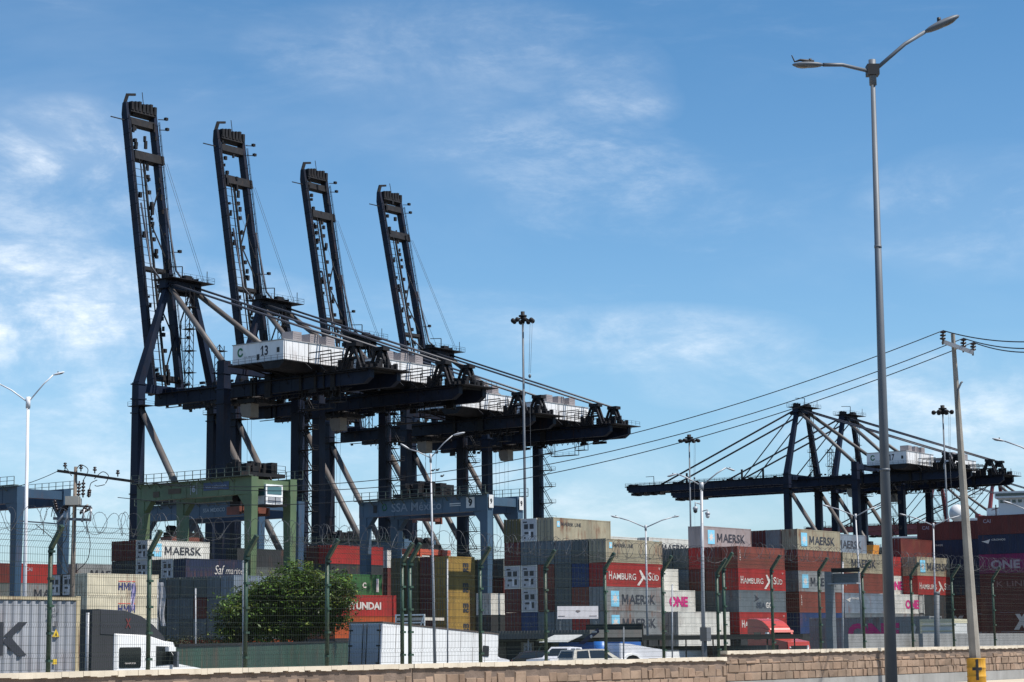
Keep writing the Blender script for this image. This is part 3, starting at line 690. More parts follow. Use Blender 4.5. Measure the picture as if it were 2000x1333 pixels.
    # landside sheave towers and machinery
    for v in (v1, v2):
        m = MB()
        for s in (-.8, .8):
            m.beam((62.5, v + s, 67), (65.2, v + s, 73.2), .6); m.beam((68.6, v + s, 67), (66.2, v + s, 73.2), .6); m.beam((63.4, v + s, 69.6), (67.6, v + s, 69.6), .35)
        m.box(64.2, 67.6, v - 1.2, v + 1.2, 72.4, 73.3); m.tube([(65.8, v - .7, 71.6), (65.8, v + .7, 71.6)], .9, 12)
        m.build('sheave_tower', dk, th)
    ms = MB()
    rnd = random.Random(5)
    for k in range(26):
        u, v = rnd.uniform(58.5, 71), rnd.uniform(v1, v2); s = rnd.uniform(.4, 1.1); ms.box(u, u + s * 1.6, v, v + s, 67, 67.3 + rnd.uniform(.6, 3.0))
    rail(ms, [(57.5, v1 - 1.5, 67), (74, v1 - 1.5, 67), (74, v2 + 2, 67)], 1.2); ms.box(57, 74.2, v1 - 1.6, v2 + 2.2, 66.6, 66.8)
    ms.tube([(73.9, v1 + 2, 66.7), (73.9, v1 + 2, 69.3)], .12, 6); ms.build('end_machinery', dk, th)
    for v in (v1 - .3, v1 + .6, v2 - .6, v2 + .3):
        MB().tube([(ua + 1, v, za + .2), (65.8, v, 73.0)], .24, 8).build('backstay', st, th)
    # stairs on the far landside leg
    m = MB(); z = 4.0; k = 0
    while z < 61.5:
        u0 = Gg + 1.5; m.box(u0, u0 + 4.6, Wd - 1.1, Wd + 1.1, z, z + .15); rail(m, [(u0, Wd - 1.1, z + .1), (u0 + 4.6, Wd - 1.1, z + .1), (u0 + 4.6, Wd + 1.1, z + .1)], 1.1, .06)
        for yy in (-.5, .5): m.beam((u0 + .3, Wd + yy, z + 5.1), (u0 + 3.6, Wd + yy, z + .1), .22, .12)
        m.beam((u0 + .3, Wd - .5, z + 6.1), (u0 + 3.6, Wd - .5, z + 1.1), .07); m.beam((u0 + .1, Wd - .9, z), (u0 + .1, Wd - .9, z + 5.2), .12); m.beam((u0 + 3.9, Wd + .4, z), (u0 + .4, Wd + .4, z - 1.6), .1)
        z += 5.2; k += 1
    m.build('stair_flights', dk, th)
    # boom
    a = R_(boom_deg); ca, sa = math.cos(a), math.sin(a); hu, hz = -3.6, 66.5
    def B(d, v, h): return (hu - ca * d + sa * h, v, hz + sa * d + ca * h)
    L = boom_len; bm = MB()
    def cross(d, dd, h0_, h1_, e0=0, e1=0, q_=None):
        q_ = q_ if q_ is not None else bm
        vs = [B(d_, v_, h_) for h_ in (h0_, h1_) for (d_, v_) in ((d, v1 + .7 - e0), (d + dd, v1 + .7 - e0), (d + dd, v2 - .7 + e1), (d, v2 - .7 + e1))]
        q_.add(vs, [(3, 2, 1, 0), (4, 5, 6, 7), (0, 1, 5, 4), (1, 2, 6, 5), (2, 3, 7, 6), (3, 0, 4, 7)])
    cross(L - 2.8, 2.8, -1.2, 1.7, .3, .3)
    for q in range(7): bm.box(*[f_ for p_ in zip(B(L - 2.2, v1 + .5 + q * 1.35, 1.2), B(L - .1 + (q % 3) * .25, v1 + 1.4 + q * 1.35, 2.3)) for f_ in p_])
    bo = bm.build('boom', dk, th)
    for a_ in ((L - 6.2, 2.0, -1.0, 1.1), (L - 16, 2.4, -1.2, 1.3, 0, 2.2), (L * .42, 1.0, -1, .6), (4, 1.4, -.8, .8)): q_ = MB(); cross(*(list(a_) + [0] * (6 - len(a_))), q_=q_); q_.build('cross_beam', dk, bo)
    for v in (v1, v2):
        g_ = MB(); vs = []
        gd = 1.05 if boom_deg > 30 else 1.5; gw = .6 if boom_deg > 30 else .8; prof = [(0, -gd - .3, gd), (8, -gd, gd), (L - 3, -gd, gd), (L, -.3, gd)]
        for (d, ha, hb) in prof: vs += [B(d, v - gw, ha), B(d, v + gw, ha), B(d, v + gw, hb), B(d, v - gw, hb)]
        fs = [(0, 1, 2, 3), (15, 14, 13, 12)]
        for i in (0, 4, 8): fs += [(i, i + 4, i + 5, i + 1), (i + 1, i + 5, i + 6, i + 2), (i + 2, i + 6, i + 7, i + 3), (i + 3, i + 7, i + 4, i)]
        g_.add(vs, fs)
        for k in range(1, int(L / 4)):
            d = k * 4
            for h_ in (-gd, gd): g_.beam(B(d, v - gw, h_), B(d, v + gw, h_), .14)
            g_.beam(B(d, v - gw, -gd), B(d, v - gw, gd), .14); g_.beam(B(d, v + gw, -gd), B(d, v + gw, gd), .14)
        g_.build('boom_girder', c1, bo)
    ex = MB(); vl = v1 + 3.2; gd0 = 1.05 if boom_deg > 30 else 1.5
    for dv in (0, 1.2): ex.beam(B(2, vl + dv, .4), B(L - 16, vl + dv, .4), .5 if dv else .25)
    k = 0; d = 3
    while d < L - 3:
        if d < L - 16: ex.beam(B(d, v1 + .8, .2), B(d, vl, .4), .12); ex.beam(B(d, vl, .4), B(d, vl + 1.2, .4), .12)
        if k % 2 == 0: ex.box(*[f_ for p_ in zip(B(d, vl + 1.7 if d < L - 16 else v1 + 1.8, .0), B(d + .9, vl + 2.5 if d < L - 16 else v1 + 2.6, .9)) for f_ in p_]); ex.beam(B(d + .4, (vl + 1.2) if d < L - 16 else v1 + .8, .4), B(d + .4, (vl + 1.7) if d < L - 16 else v1 + 1.9, .4), .1)
        d += 2.2; k += 1
    for (da, db) in ((6, 16), (26, 16), (26, 38), (48, 38), (48, 58)):
        if max(da, db) < L - 14: ex.beam(B(da, vl + 1.2, .5), B(db, v2 - .8, .5), .3)
    rq = random.Random(int(x) & 63)
    for _ in range(46):
        d = rq.uniform(3, L - 3); v = rq.choice((v1 + .7, v2 - 1.3, vl + 1.3)); s_ = rq.uniform(.3, .8)
        ex.box(*[f_ for p_ in zip(B(d, v, gd0 - .2), B(d + s_ * rq.uniform(1, 3), v + s_, gd0 + s_)) for f_ in p_])
    for v in (v1 - .55, v2 + .55):
        ex.beam(B(1, v, gd0 + .5), B(L - 4, v, gd0 + .5), .16)
        for k2 in range(int(L / 3)): ex.beam(B(1 + k2 * 3, v, gd0 - .1), B(1 + k2 * 3, v, gd0 + .9), .08)
        ex.beam(B(1, v, gd0 + .9), B(L - 4, v, gd0 + .9), .08)
    if boom_deg > 30:
        for d in (16, 40, L - 6, L - 3): ex.beam(B(d, v2 + .8, 1.2), B(d + .2, v2 + 3.2, 1.8), .3, .18); ex.box(*[f_ for p_ in zip(B(d, v2 + 2.5, 1.6), B(d + .6, v2 + 3.4, 2.5)) for f_ in p_])
        for d in (L - 5, ): ex.beam(B(d, v1 - .8, 0), B(d + .3, v1 - 5, -.6), .25)
        ex.beam(B(L, v1, 0), B(L + 2.4, v1 + .6, .8), .9); ex.beam(B(L + 2.2, v1 + .4, .8), B(L + 2.6, v1 + 3.0, 1.2), .6)
        ex.beam(B(L, v2 - 3, 0), B(L + 4.5, v2 - 3, 0), .14)
    else:
        for d in (12, 22, L * .62): ex.beam(B(d, v1, 1.4), B(d, v1, 5.6), .9, .5)
        rails = [B(0, v1 - 1.6, 1.5), B(L, v1 - 1.6, 1.5)]; rail(ex, rails, 1.1, .06, 2.4); ex.beam(B(0, v1 - 1.2, 1.4), B(L, v1 - 1.2, 1.4), 1.2, .12)
        ex.beam(B(L, v1 - 2, 1), B(L, v2 + 2, 1), .3); rail(ex, [B(L, v1 - 2, 1.2), B(L, v2 + 2, 1.2)], 1.4)
        for k2 in range(4): ex.box(*[f_ for p_ in zip(B(L - 4 - k2 * 4, v1 - .5, -2.6), B(L - 2 - k2 * 4, v1 + 5, -1.6)) for f_ in p_])
        ex.beam(B(L - 14, v1 - 1, 1.4), B(L - 14, v1 - 1, 5), .2); ex.beam(B(L - 14, v1 - 1, 5), B(L - 10, v1 - 1, 5), .2)
    ex.build('boom_walkway', dk, bo)
    if boom_deg > 30:
        for v in (v1 + .4, v2 - .4):
            f1 = MB(); mid = B(34, v, 3.4)
            f1.tube([(ua - 1.2, v, za), mid, B(52, v, 2.0)], .26, 6)
            f1.tube([(ua - 1, v, za - .6), B(20, v, 3.2), B(12, v, 1.6)], .22, 6); f1.build('folded_forestay', st, th)
        rp = MB()
        for v in (v1 + 1, v2 + .6, v2 + 1.4): rp.tube([(ua + 2.5, v, za + 1.5), B(L - 16, v, 2.2)], .055, 4)
        rp.build('hoist_rope', BLACK(), th)
    else:
        fs_ = MB()
        for v in (v1, v2):
            s_ = 1 if v > vm else -1
            for dv in (-.45, .45): MB().tube([(ua - 1.5, v + dv, za - .3), B(61.5, v + dv, 1.4)], .24, 6).build('forestay', st, th)
            MB().tube([(ua - 1.2, v, za - .8), B(22, v, 1.4)], .24, 6).build('forestay', st, th)
    if spreader:
        u, z = spreader; m = MB().use(BLACK())
        for a_ in (-1.2, 1.2):
            for v in (vm - 2.5, vm + 2.5): m.tube([(cab_u + a_ * 2, v, 62), (u + a_, v, z + 2.6)], .05, 4)
        m.use(dk); m.box(u - 1.1, u + 1.1, vm - 4.5, vm + 4.5, z + 1.5, z + 2.4)
        for k in range(8): m.box(u - .8, u + .8, vm - 4.2 + k * 1.1, vm - 3.7 + k * 1.1, z + 2.4, z + 3.6 + (k % 3) * .5)
        m.use(mat('spreader_rust_red', (.14, .045, .03), .6, 0, .3, 1)); m.box(u - .8, u + .8, vm - 6.1, vm + 6.1, z + .2, z + 1.2)
        for v in (-6.1, 6.1): m.box(u - 1.2, u + 1.2, vm + v - .3, vm + v + .3, z - .5, z + 1.4)
        m.build('spreader', None, th)
    else:
        m = MB()
        for a_ in (-2.4, -1, 1.2, 2.6):
            m.tube([(cab_u + a_, vm - 2.5, 62), (cab_u + a_ * .8, vm - 2.5, 20)], .045, 4)
        m.build('hoist_rope', BLACK(), th)
    return th
NV = lambda i: mat('navy_paint_worn_%d' % i, [(.0085, .014, .030), (.011, .015, .028), (.009, .013, .024), (.010, .017, .034)][i], .55, 0, .3, .2 + .05 * i, .35 + .1 * i, spec=.18, streak=.3, grime=(.010, .009, .008), rustcol=(.045, .022, .015))
KQ = 'dark blue quay cranes with raised booms'
sts_crane(-95.2, 517.7, A, 80.9, 80.9, '13', 'dark blue quay crane with raised boom, house numbered 13, leftmost of four', KQ, paint=NV(0))
sts_crane(-75.1, 551.6, A, 82.0, 80.4, '12', 'dark blue quay crane with raised boom, second from left beside the crane numbered 13', KQ, paint=NV(1), cab_u=26)
sts_crane(-55.8, 619.2, A, 86.6, 79.5, '11', 'dark blue quay crane with raised boom, house numbered 11, third from left', KQ, paint=NV(2), spreader=(27, 38))
sts_crane(-32.4, 650.0, A, 86.4, 78.4, '10', 'dark blue quay crane with raised boom, rightmost of the four raised ones', KQ, paint=NV(3), cab_u=28)
KD = 'dark blue quay cranes with lowered booms'
sts_crane(110.6, 827.0, .63, 78.5, 0, '17', 'dark blue quay crane with lowered boom and house numbered 17', KD, cab_u=22)
sts_crane(134.6, 859.1, .63, 81.5, 0, '16', 'dark blue quay crane with lowered boom, standing just beyond the crane numbered 17', KD, cab_u=20)
REDP = mat('red_crane_paint', (.17, .035, .04), .5, 0, .2, .3)
q1, q2 = G(1822, 1180), G(1940, 1215)
sts_crane(q1.x, q1.y, .63, 80, 0, None, 'dark red quay crane mostly hidden behind the concrete pole and dark stack', 'red quay cranes far off', paint=REDP, cab_u=14)
sts_crane(q2.x, q2.y, .63, 80, 0, None, 'dark red quay crane with its apex near the right picture edge', 'red quay cranes far off', paint=REDP, cab_u=14)

# ---------------------------------------------------------------- rubber-tyred yard gantries
BLUEG = lambda: mat('gantry_blue_paint', (.047, .088, .135), .45, 0, .14, .3, .2, streak=.2, grime=(.05, .07, .1))
DBLUEG = lambda: mat('gantry_deep_blue_paint', (.028, .058, .10), .45, 0, .14, .3, .2)
GREENG = lambda: mat('gantry_green_paint', (.088, .132, .066), .5, 0, .18, .3, .35, streak=.25, grime=(.06, .07, .04))
def rtg(o, label, paint, span=23.5, wb=8.2, H=24.0, trolley=.6, sp=None, cab=True, words=None, yaw=A, cabcol=None, sc=1.0):
    th = thing('yard_gantry_crane', (o.x, o.y, -.4), label, 'gantry crane', -yaw, 'rubber tyred yard gantries'); dk = DARK()
    if sc != 1: th.scale = (sc,) * 3
    gh = 2.3
    for y in (0, wb):
        g_ = MB(); g_.box(-.7, span + .7, y - .65, y + .65, H - gh, H)
        for x in range(0, int(span), 3): g_.box(x, x + .12, y - .69, y + .69, H - gh + .05, H - .05)
        g_.build('main_girder', paint, th)
        for x, s in ((0, 1), (span, -1)):
            l = MB(); l.beam((x, y, 1.6), (x, y, H - gh), .85, .95, 1.4, 1.2, up=(0, 1, 0)); l.prism([(x + s * .7, H - gh), (x + s * 2.0, H - gh), (x + s * .7, H - gh - 1.6)], 'y', y - .5, y + .5)
            l.build('leg', paint, th)
    for x in (0, span):
        s = MB(); s.beam((x, -1.5, 1.3), (x, wb + 1.5, 1.3), 1.0, 1.0); s.build('sill_beam', paint, th)
        for y in (-.4, wb + .4):
            w = MB(); w.tube([(x - .35, y, .75), (x + .35, y, .75)], .75, 14); w.build('wheel', RUBBER(), th)
    for x in (0, span): MB().beam((x, .6, H - .9), (x, wb - .6, H - .9), .9, 1.2).build('end_tie', paint, th)
    r = MB()
    for y, q in ((0, -1), (wb, 1)):
        r.box(-1, span + 1, y + q * .66, y + q * 1.5, H + .05, H + .14); rail(r, [(-1, y + q * 1.45, H + .1), (span + 1, y + q * 1.45, H + .1)], 1.15, .06, 1.5)
        for x in range(0, int(span), 2): r.beam((x, y + q * .7, H - .6), (x, y + q * 1.4, H + .05), .1)
    r.build('walkway_rail', mat('walkway_paint', tuple(v * .6 for v in (.12, .15, .12)), .6, 0, .2), th)
    tx = span * trolley; t = MB().use(dk); t.box(tx - 2.8, tx + 2.8, -.5, wb + .5, H + .3, H + .8)
    rn = random.Random(int(o.x * 7) & 255)
    for k in range(16):
        x, y = rn.uniform(tx - 2.6, tx + 1.6), rn.uniform(-.2, wb - 1); a_ = rn.uniform(.4, 1.2); t.box(x, x + a_, y, y + a_ * 1.2, H + .8, H + 1.0 + rn.uniform(.3, 1.7))
    for y in (1.5, 5): t.tube([(tx - 1.5, y, H + 1.6), (tx - 1.5, y + 1.8, H + 1.6)], .75, 12)
    rail(t, [(tx - 2.8, -.5, H + .8), (tx + 2.8, -.5, H + .8), (tx + 2.8, wb + .5, H + .8)], 1.1); t.build('trolley', None, th)
    if cab:
        c = MB(); x0 = tx + 3.0; c.use(cabcol or WPAINT()).box(x0, x0 + 1.9, 2.0, 5.2, H - 3.6, H - .9); c.use(CABGL()).box(x0 + 1.9, x0 + 1.94, 2.25, 4.95, H - 2.2, H - 1.15).box(x0 + .2, x0 + 1.7, 1.96, 2.0, H - 2.4, H - 1.15)
        c.use(GALVL()).box(x0 + 1.92, x0 + 1.97, 2.4, 4.8, H - 3.3, H - 2.6); c.use(dk); rail(c, [(x0 + 2.3, 1.4, H - 3.6), (x0 + 2.3, 5.4, H - 3.6)], 1.0); c.box(x0 - .2, x0 + 2.4, 1.3, 5.5, H - 3.8, H - 3.6)
        for y in (2.2, 5): c.beam((x0 + .3, y, H - .9), (x0 - .3, y, H + .4), .2)
        c.build('operator_cab', None, th)
    z = sp if sp else H - 5.5; m = MB().use(BLACK())
    for x in (-1.3, 1.3):
        for y in (1, wb - 1): m.tube([(tx + x, y, H + .3), (tx + x * .7, y + (.8 if y < 2 else -.8), z + 1.8)], .03, 4)
    m.use(dk).box(tx - 1, tx + 1, 1.2, wb - 1.2, z + .9, z + 1.6)
    for y in (2, 4.4): m.tube([(tx - .8, y, z + 2.1), (tx - .8, y + 1.2, z + 2.1)], .6, 10)
    m.use(mat('spreader_orange', (.42, .085, .045), .5, 0, .15, 1) if sp and sp < 16 else mat('spreader_rust_red', (.14, .045, .03), .6, 0, .3, 1)).box(tx - .7, tx + 1.0, 1 if sp != 14.6 else -1, wb - 1 if sp != 14.6 else wb + 1, z + .1, z + .9)
    for y in (1, wb - 1): m.box(tx - 1.2, tx + 1.2, y - .2, y + .2, z - .2, z + .9)
    m.build('spreader', None, th)
    if words: 
        w = MB(); words(w, span, H, wb); w.build('lettering', None, th)
    return th
PW = lambda: mat('pale_gantry_lettering', (.30, .34, .38), .6, 0, .1)
WSQ = lambda: mat('white_number_panel', (.62, .62, .6), .6)
def w9(w, span, H, wb):
    w.use(mat('dull_pale_lettering', (.20, .235, .28), .6)).text('SSA M\u00e9xico', (5.6, -.70, H - 1.75), XV, ZV, 1.25, 9.3, .01)
    w.use(mat('drop_green', (.04, .16, .07), .6)).tube([(4.2 + .42 * math.sin(t_) * (1 if math.cos(t_) < .2 else .65), -.71, H - 1.1 - .55 * math.cos(t_) + (.25 if math.cos(t_) > .9 else 0)) for t_ in [k * math.pi / 8 for k in range(17)]], .06, 4)
    w.use(BLACK()).box(2.1, 2.8, -.72, -.70, H - 1.7, H - .6)
    w.use(WSQ()).box(19.4, 20.9, -.72, -.70, H - 1.8, H - .3).box(16.4, 18.4, -.72, -.70, H - 1.15, H - 1.0).box(16.4, 18.4, -.72, -.70, H - 1.4, H - 1.3)
    w.use(BLACK()).text('9', (19.8, -.73, H - 1.6), XV, ZV, 1.1, .7, .05)
    for y in (-.6, wb - .6):
        w.use(WSQ()).box(span + .90, span + .92, y + .1, y + 1.1, H - 1.9, H + .1 - .2); w.use(BLACK()).text('9', (span + .93, y + .3, H - 1.4), YV, ZV, .8, .5, .05)
def wgreen(w, span, H, wb):
    w.use(mat('dark_blue_panel', (.04, .07, .14), .6)).box(12.4, 17.2, -.72, -.70, H - 1.5, H - .45); w.use(PW()).text('SSA M\u00c9XICO', (12.8, -.73, H - 1.2), XV, ZV, .4, 3.9, .01)
    w.use(PW()).text('6', (10.2, -.73, H - 1.6), XV, ZV, 1.0, .7, .04); w.box(9.9, 9.98, -.72, -.70, H - 1.9, H - .2).box(11.1, 11.18, -.72, -.70, H - 1.9, H - .2)
    w.use(mat('brown_plate', (.07, .05, .03), .6)).box(5.6, 8.0, -.72, -.70, H - 1.6, H - .9).box(2.6, 3.8, -.72, -.70, H - 1.9, H - 1.1)
def wsmall(w, span, H, wb): w.use(PW()).text('SSA M\u00c9XICO', (span * .55, -.72, H - 1.5), XV, ZV, .7, 4.5, .01)
rtg(G(276, 318), 'green yard gantry crane with white cab, standing over the white container block', GREENG(), span=20.6, wb=7.4, H=23.9, trolley=.80, sp=19.3, words=wgreen, sc=1.124)
rtg(G(714, 300), 'blue yard gantry crane numbered 9 with pale lettering along its beam', BLUEG(), H=22.6, span=22.4, wb=7.0, trolley=.38, sp=14.6, cab=False, words=w9)
o_ = G(26, 281); rtg(Vector((o_.x - 23.5 * gx, o_.y - 23.5 * gy, 0)), 'blue yard gantry crane at the left picture edge behind the lamp post', DBLUEG(), H=24.0, trolley=.25, cab=False)
rtg(G(281, 395), 'deep blue yard gantry crane seen through the legs of the green one', DBLUEG(), H=22.4, trolley=.15, cab=False, words=wsmall, sc=1.28)
rtg(G(612, 410), 'small distant blue yard gantry crane left of the gantry numbered 9', BLUEG(), H=22.0, trolley=.2, cab=False, words=wsmall)
rtg(G(1668, 452), 'distant dark green yard gantry crane beyond the big lamp pole', mat('dark_green_gantry', (.03, .045, .03), .6, 0, .2, .3), H=20.8, trolley=.05, cab=False, words=wsmall)

# ---------------------------------------------------------------- street lamps
def lamp_head(base, tip, r, name_m, sz=1.0):
    """cobra head from base to tip"""
    m = MB(); b, t = Vector(base), Vector(tip); d = t - b; L = d.length; q = d.normalized()
    rot = q.to_track_quat('X', 'Z').to_matrix(); c = b + d * .5
    m.use(name_m); m.ell(c, (L * .52, L * .20 * sz, L * .11 * sz), 14, 8, rot)
    m.use(mat('lamp_lens', (.10, .09, .08), .2, 0, .2)); m.ell(b + d * .66 - Vector((0, 0, L * .055 * sz)), (L * .26, L * .15 * sz, L * .075 * sz), 12, 6, rot)
    m.use(BLACK()); m.tube([b + d * .42 + Vector((0, 0, L * .08)), b + d * .42 + Vector((0, 0, L * .20))], L * .05, 8)
    return m
def double_lamp(px_top, py_top, D, tips, px_base, label, r=.09, group='double armed street lamps', m=None, z0=-.4, rtop=None, arm_r=.029, head=.9, bend=.55, dt=(0, 0)):
    m = m or GALVL(); top = P(px_top, py_top, D); base = G(px_base, D, z0); th = thing('street_lamp', base, label, 'street lamp', 0, group)
    p = MB(); tl = top - base
    p.tube([(0, 0, 0), tuple(tl)], r, 12, rtop or r * .5); p.tube([tuple(tl - Vector((0, 0, .3))), tuple(tl + Vector((0, 0, .18)))], (rtop or r * .5) * 1.6, 10); p.box(-r * 2, r * 2, -r * 2, r * 2, 0, .03); p.build('pole', m, th)
    for i, (ax, ay, hx, hy) in enumerate(tips):
        a, h = P(ax, ay, D + dt[i]) - base, P(hx, hy, D + dt[i]) - base
        k = tl.lerp(a, .62); k.z += (a - tl).length * .03
        am = MB(); am.tube([tuple(tl - Vector((0, 0, .05))), tuple(k), tuple(a)], arm_r, 8); am.build('arm', m, th)
        lamp_head(a, h, .1, m, head).build('lamp_head', None, th)
    return th
GL = GALV()
big = double_lamp(1704, 136, 36.5, [(1608, 127, 1548, 127), (1806, 63, 1873, 31)], 1744, 'tall round grey lamp pole with two arms, nearest to the camera', r=.115, rtop=.042, m=GL, z0=.12, arm_r=.036, dt=(-.5, .3))
bb = MB().use(BLACK()); q = P(1552, 121, 36) - big.location; bb.tube([tuple(q + Vector((.35, 0, .0))), tuple(q + Vector((.1, 0, .03))), tuple(q), tuple(q + Vector((-.05, 0, .12)))], .03, 6, .01)
c_ = P(1704, 136, 36.5) - big.location; bb.box(c_.x - .11, c_.x + .11, c_.y - .11, c_.y + .11, c_.z - .12, c_.z + .08); bb.build('arm_bracket', None, big)
for f_ in (.38, .72):
    q_ = (P(1704, 136, 36.5) - big.location) * f_; q2_ = (P(1704, 136, 36.5) - big.location) * (f_ + .004); rr_ = .115 + (.042 - .115) * f_ + .006; MB().tube([tuple(q_), tuple(q2_)], rr_, 16).build('pole_band', GL, big)
double_lamp(55, 784, 85, [(2, 752, -20, 742), (104, 733, 126, 727)], 44, 'white double armed street lamp behind the corrugated container at left', r=.10, rtop=.06, m=mat('white_lamp_paint', (.62, .62, .64), .4))
double_lamp(841, 893, 112, [(800, 878, 782, 867), (884, 851, 908, 845)], 850, 'double armed street lamp above the white trailer', r=.09, m=GALVL())
double_lamp(1261, 1030, 182, [(1210, 1012, 1193, 1008), (1312, 1011, 1327, 1008)], 1266, 'double armed street lamp in front of the star container stack', r=.13, arm_r=.05)
lp = double_lamp(1370, 948, 133, [(1322, 926, 1303, 931), (1418, 914, 1436, 920)], 1375, 'double armed lamp carrying two dome cameras below its arms', r=.14, rtop=.09, arm_r=.045)
lb = lp.location
for (x, y, bx, by, c) in ((1358, 996, 1368, 985, (.03, .03, .035)), (1382, 1006, 1372, 999, (.5, .5, .5))):
    m = MB().use(GALVL()); a, b, c0 = P(bx, by, 132.8) - lb, P(x, by - 3, 132.6) - lb, P(x, y - 4, 132.6) - lb
    m.tube([tuple(a), tuple(b), tuple(c0)], .04, 6); m.ell(tuple(c0 - Vector((0, 0, .05))), (.17, .17, .15)); m.use(mat('camera_dome_%d' % x, c, .2)); m.ell(tuple(c0 - Vector((0, 0, .2))), (.14, .14, .16)); m.build('dome_camera', None, lp)
double_lamp(1671, 1008, 178, [(1622, 991, 1606, 986), (1712, 990, 1724, 985)], 1688, 'double armed street lamp just left of the big lamp pole', r=.12, arm_r=.05)
double_lamp(1823, 1026, 190, [(1772, 1008, 1757, 1004), (1874, 1008, 1895, 1004)], 1829, 'double armed street lamp left of the concrete pole', r=.12, arm_r=.05)
double_lamp(2046, 898, 140, [(1962, 862, 1938, 857), (2110, 862, 2134, 857)], 2052, 'lamp whose arm enters from the right edge above the red crane', r=.1, arm_r=.05)
double_lamp(2052, 1022, 178, [(1978, 985, 1958, 979), (2110, 985, 2134, 979)], 2056, 'lamp whose arm enters from the right edge above the dark stack', r=.1, arm_r=.05)
# high floodlight masts
def mast(px, py, D, pxb, label, r=.16, wide=1.0):
    wide = wide * .50 * D / 272
    top = P(px, py, D); base = G(pxb, D); th = thing('floodlight_mast', base, label, 'floodlight mast', 0, 'high floodlight masts'); t = top - base
    MB().tube([(0, 0, 0), tuple(t)], r * 1.5, 12, r * .8).build('pole', GALV(), th)
    h = MB().use(DARK()); h.tube([tuple(t - Vector((0, 0, .7))), tuple(t + Vector((0, 0, .9)))], .55 * wide, 10); h.tube([tuple(t + Vector((0, 0, .2))), tuple(t + Vector((0, 0, .4)))], 1.1 * wide, 12); h.build('lamp_ring', None, th)
    for k in range(8):
        a = 2 * math.pi * k / 8 + .2; d = Vector((math.cos(a), math.sin(a), 0)); c = t + d * (2.1 * wide) + Vector((0, 0, -.35))
        f = MB(); f.tube([tuple(t + Vector((0, 0, .2))), tuple(c)], .09, 6); f.ell(tuple(c + d * .3), (.62 * wide, .62 * wide, .34), 10, 6); f.build('floodlight', DARK(), th)
    w = MB(); w.tube([tuple(t + Vector((1.0, -.4, 0))), tuple(t + Vector((.75, -.4, -7.5)))], .025, 4); w.tube([tuple(t + Vector((1.3, -.4, 0))), tuple(t + Vector((.95, -.4, -7.5)))], .02, 4); w.ell(tuple(t + Vector((.85, -.4, -7.9))), (.2, .2, .28), 8, 5)
    w.tube([tuple(t + Vector((.85, -.4, -8))), tuple(Vector((.8, -.4, 12)))], .012, 4); w.build('lowering_cable', GALV(), th)
mast(1021, 622, 272, 1029, 'tall floodlight mast rising behind the white reefer ends')
mast(1346, 858, 410, 1353, 'distant floodlight mast behind the pinkish container', wide=1.0)
mast(1841, 802, 360, 1862, 'distant floodlight mast between the big lamp pole and concrete pole')
# ---------------------------------------------------------------- concrete power pole at the right, with its drum
PB = G(1908, 69.0, .12); th = thing('power_pole', PB, 'leaning octagonal concrete power pole with a crossarm and three insulators', 'power pole')
tp = P(1861, 652, 69.0) - PB
MB().tube([(0, 0, 0), tuple(tp)], .20, 8, .07, smooth=False).build('pole', mat('weathered_concrete_pole', (.26, .24, .21), .9, 0, .2, 2.0, bump=.4, streak=.6, grime=(.08, .075, .07)), th)
a, b = P(1840, 667, 68.9) - PB, P(1901, 689, 68.7) - PB
MB().beam(tuple(a), tuple(b), .11, .13).build('crossarm', GALVL(), th)
WE = []
for (x, y, yt) in ((1841, 667, 646), (1881, 682, 661), (1900, 688, 669)):
    m = MB(); q = P(x, y, 68.8) - PB; t_ = P(x + 1, yt, 68.8) - PB
    m.tube([tuple(q - Vector((0, 0, .12))), tuple(t_)], .03, 6)
    for k in range(3): c = q.lerp(t_, .25 + .3 * k); m.ell(tuple(c), (.11, .11, .045), 10, 5)
    m.build('insulator', mat('brown_porcelain', (.025, .015, .014), .25), th); WE.append(P(x + 1, yt, 68.8))
m = MB(); m.tube([tuple(P(1869, 800, 68.8) - PB), tuple(P(1871, 762, 68.7) - PB), tuple(P(1877, 748, 68.7) - PB), tuple(P(1880, 746, 68.7) - PB)], .035, 6); m.build('conduit', GALV(), th)
DB = Vector((PB.x, PB.y - .02, .12)); th = thing('steel_drum', DB, 'yellow steel drum standing round the foot of the concrete pole', 'drum')
m = MB(); prof = [(0, .30), (.02, .315), (.27, .305), (.29, .32), (.31, .32), (.33, .305), (.56, .305), (.58, .32), (.60, .32), (.62, .305), (.86, .31), (.88, .32), (.90, .32), (.905, .23)]
n = 28; vs = []; fs = []
for z, r in prof:
    for j in range(n): t_ = 2 * math.pi * j / n; vs.append((r * math.cos(t_), r * math.sin(t_), z))
for i in range(len(prof) - 1):
    for j in range(n): fs.append((i * n + j, i * n + (j + 1) % n, (i + 1) * n + (j + 1) % n, (i + 1) * n + j))
m.add(vs, fs, True); m.build('barrel', mat('yellow_drum_paint', (.50, .26, .012), .55, 0, .12, 3.0, .5, bump=.15, streak=.3, grime=(.2, .09, .02)), th)
m = MB()
for a0, a1, z0, z1 in ((-1.84, -1.56, .18, .86), (-2.2, -1.2, .50, .60)):
    for k in range(6):
        q0, q1 = a0 + (a1 - a0) * k / 6, a0 + (a1 - a0) * (k + 1) / 6
        m.add([(.325 * math.cos(q), .325 * math.sin(q), z) for q, z in ((q0, z0), (q1, z0), (q1, z1), (q0, z1))], [(0, 1, 2, 3)])
m.build('painted_cross', BLACK(), th)
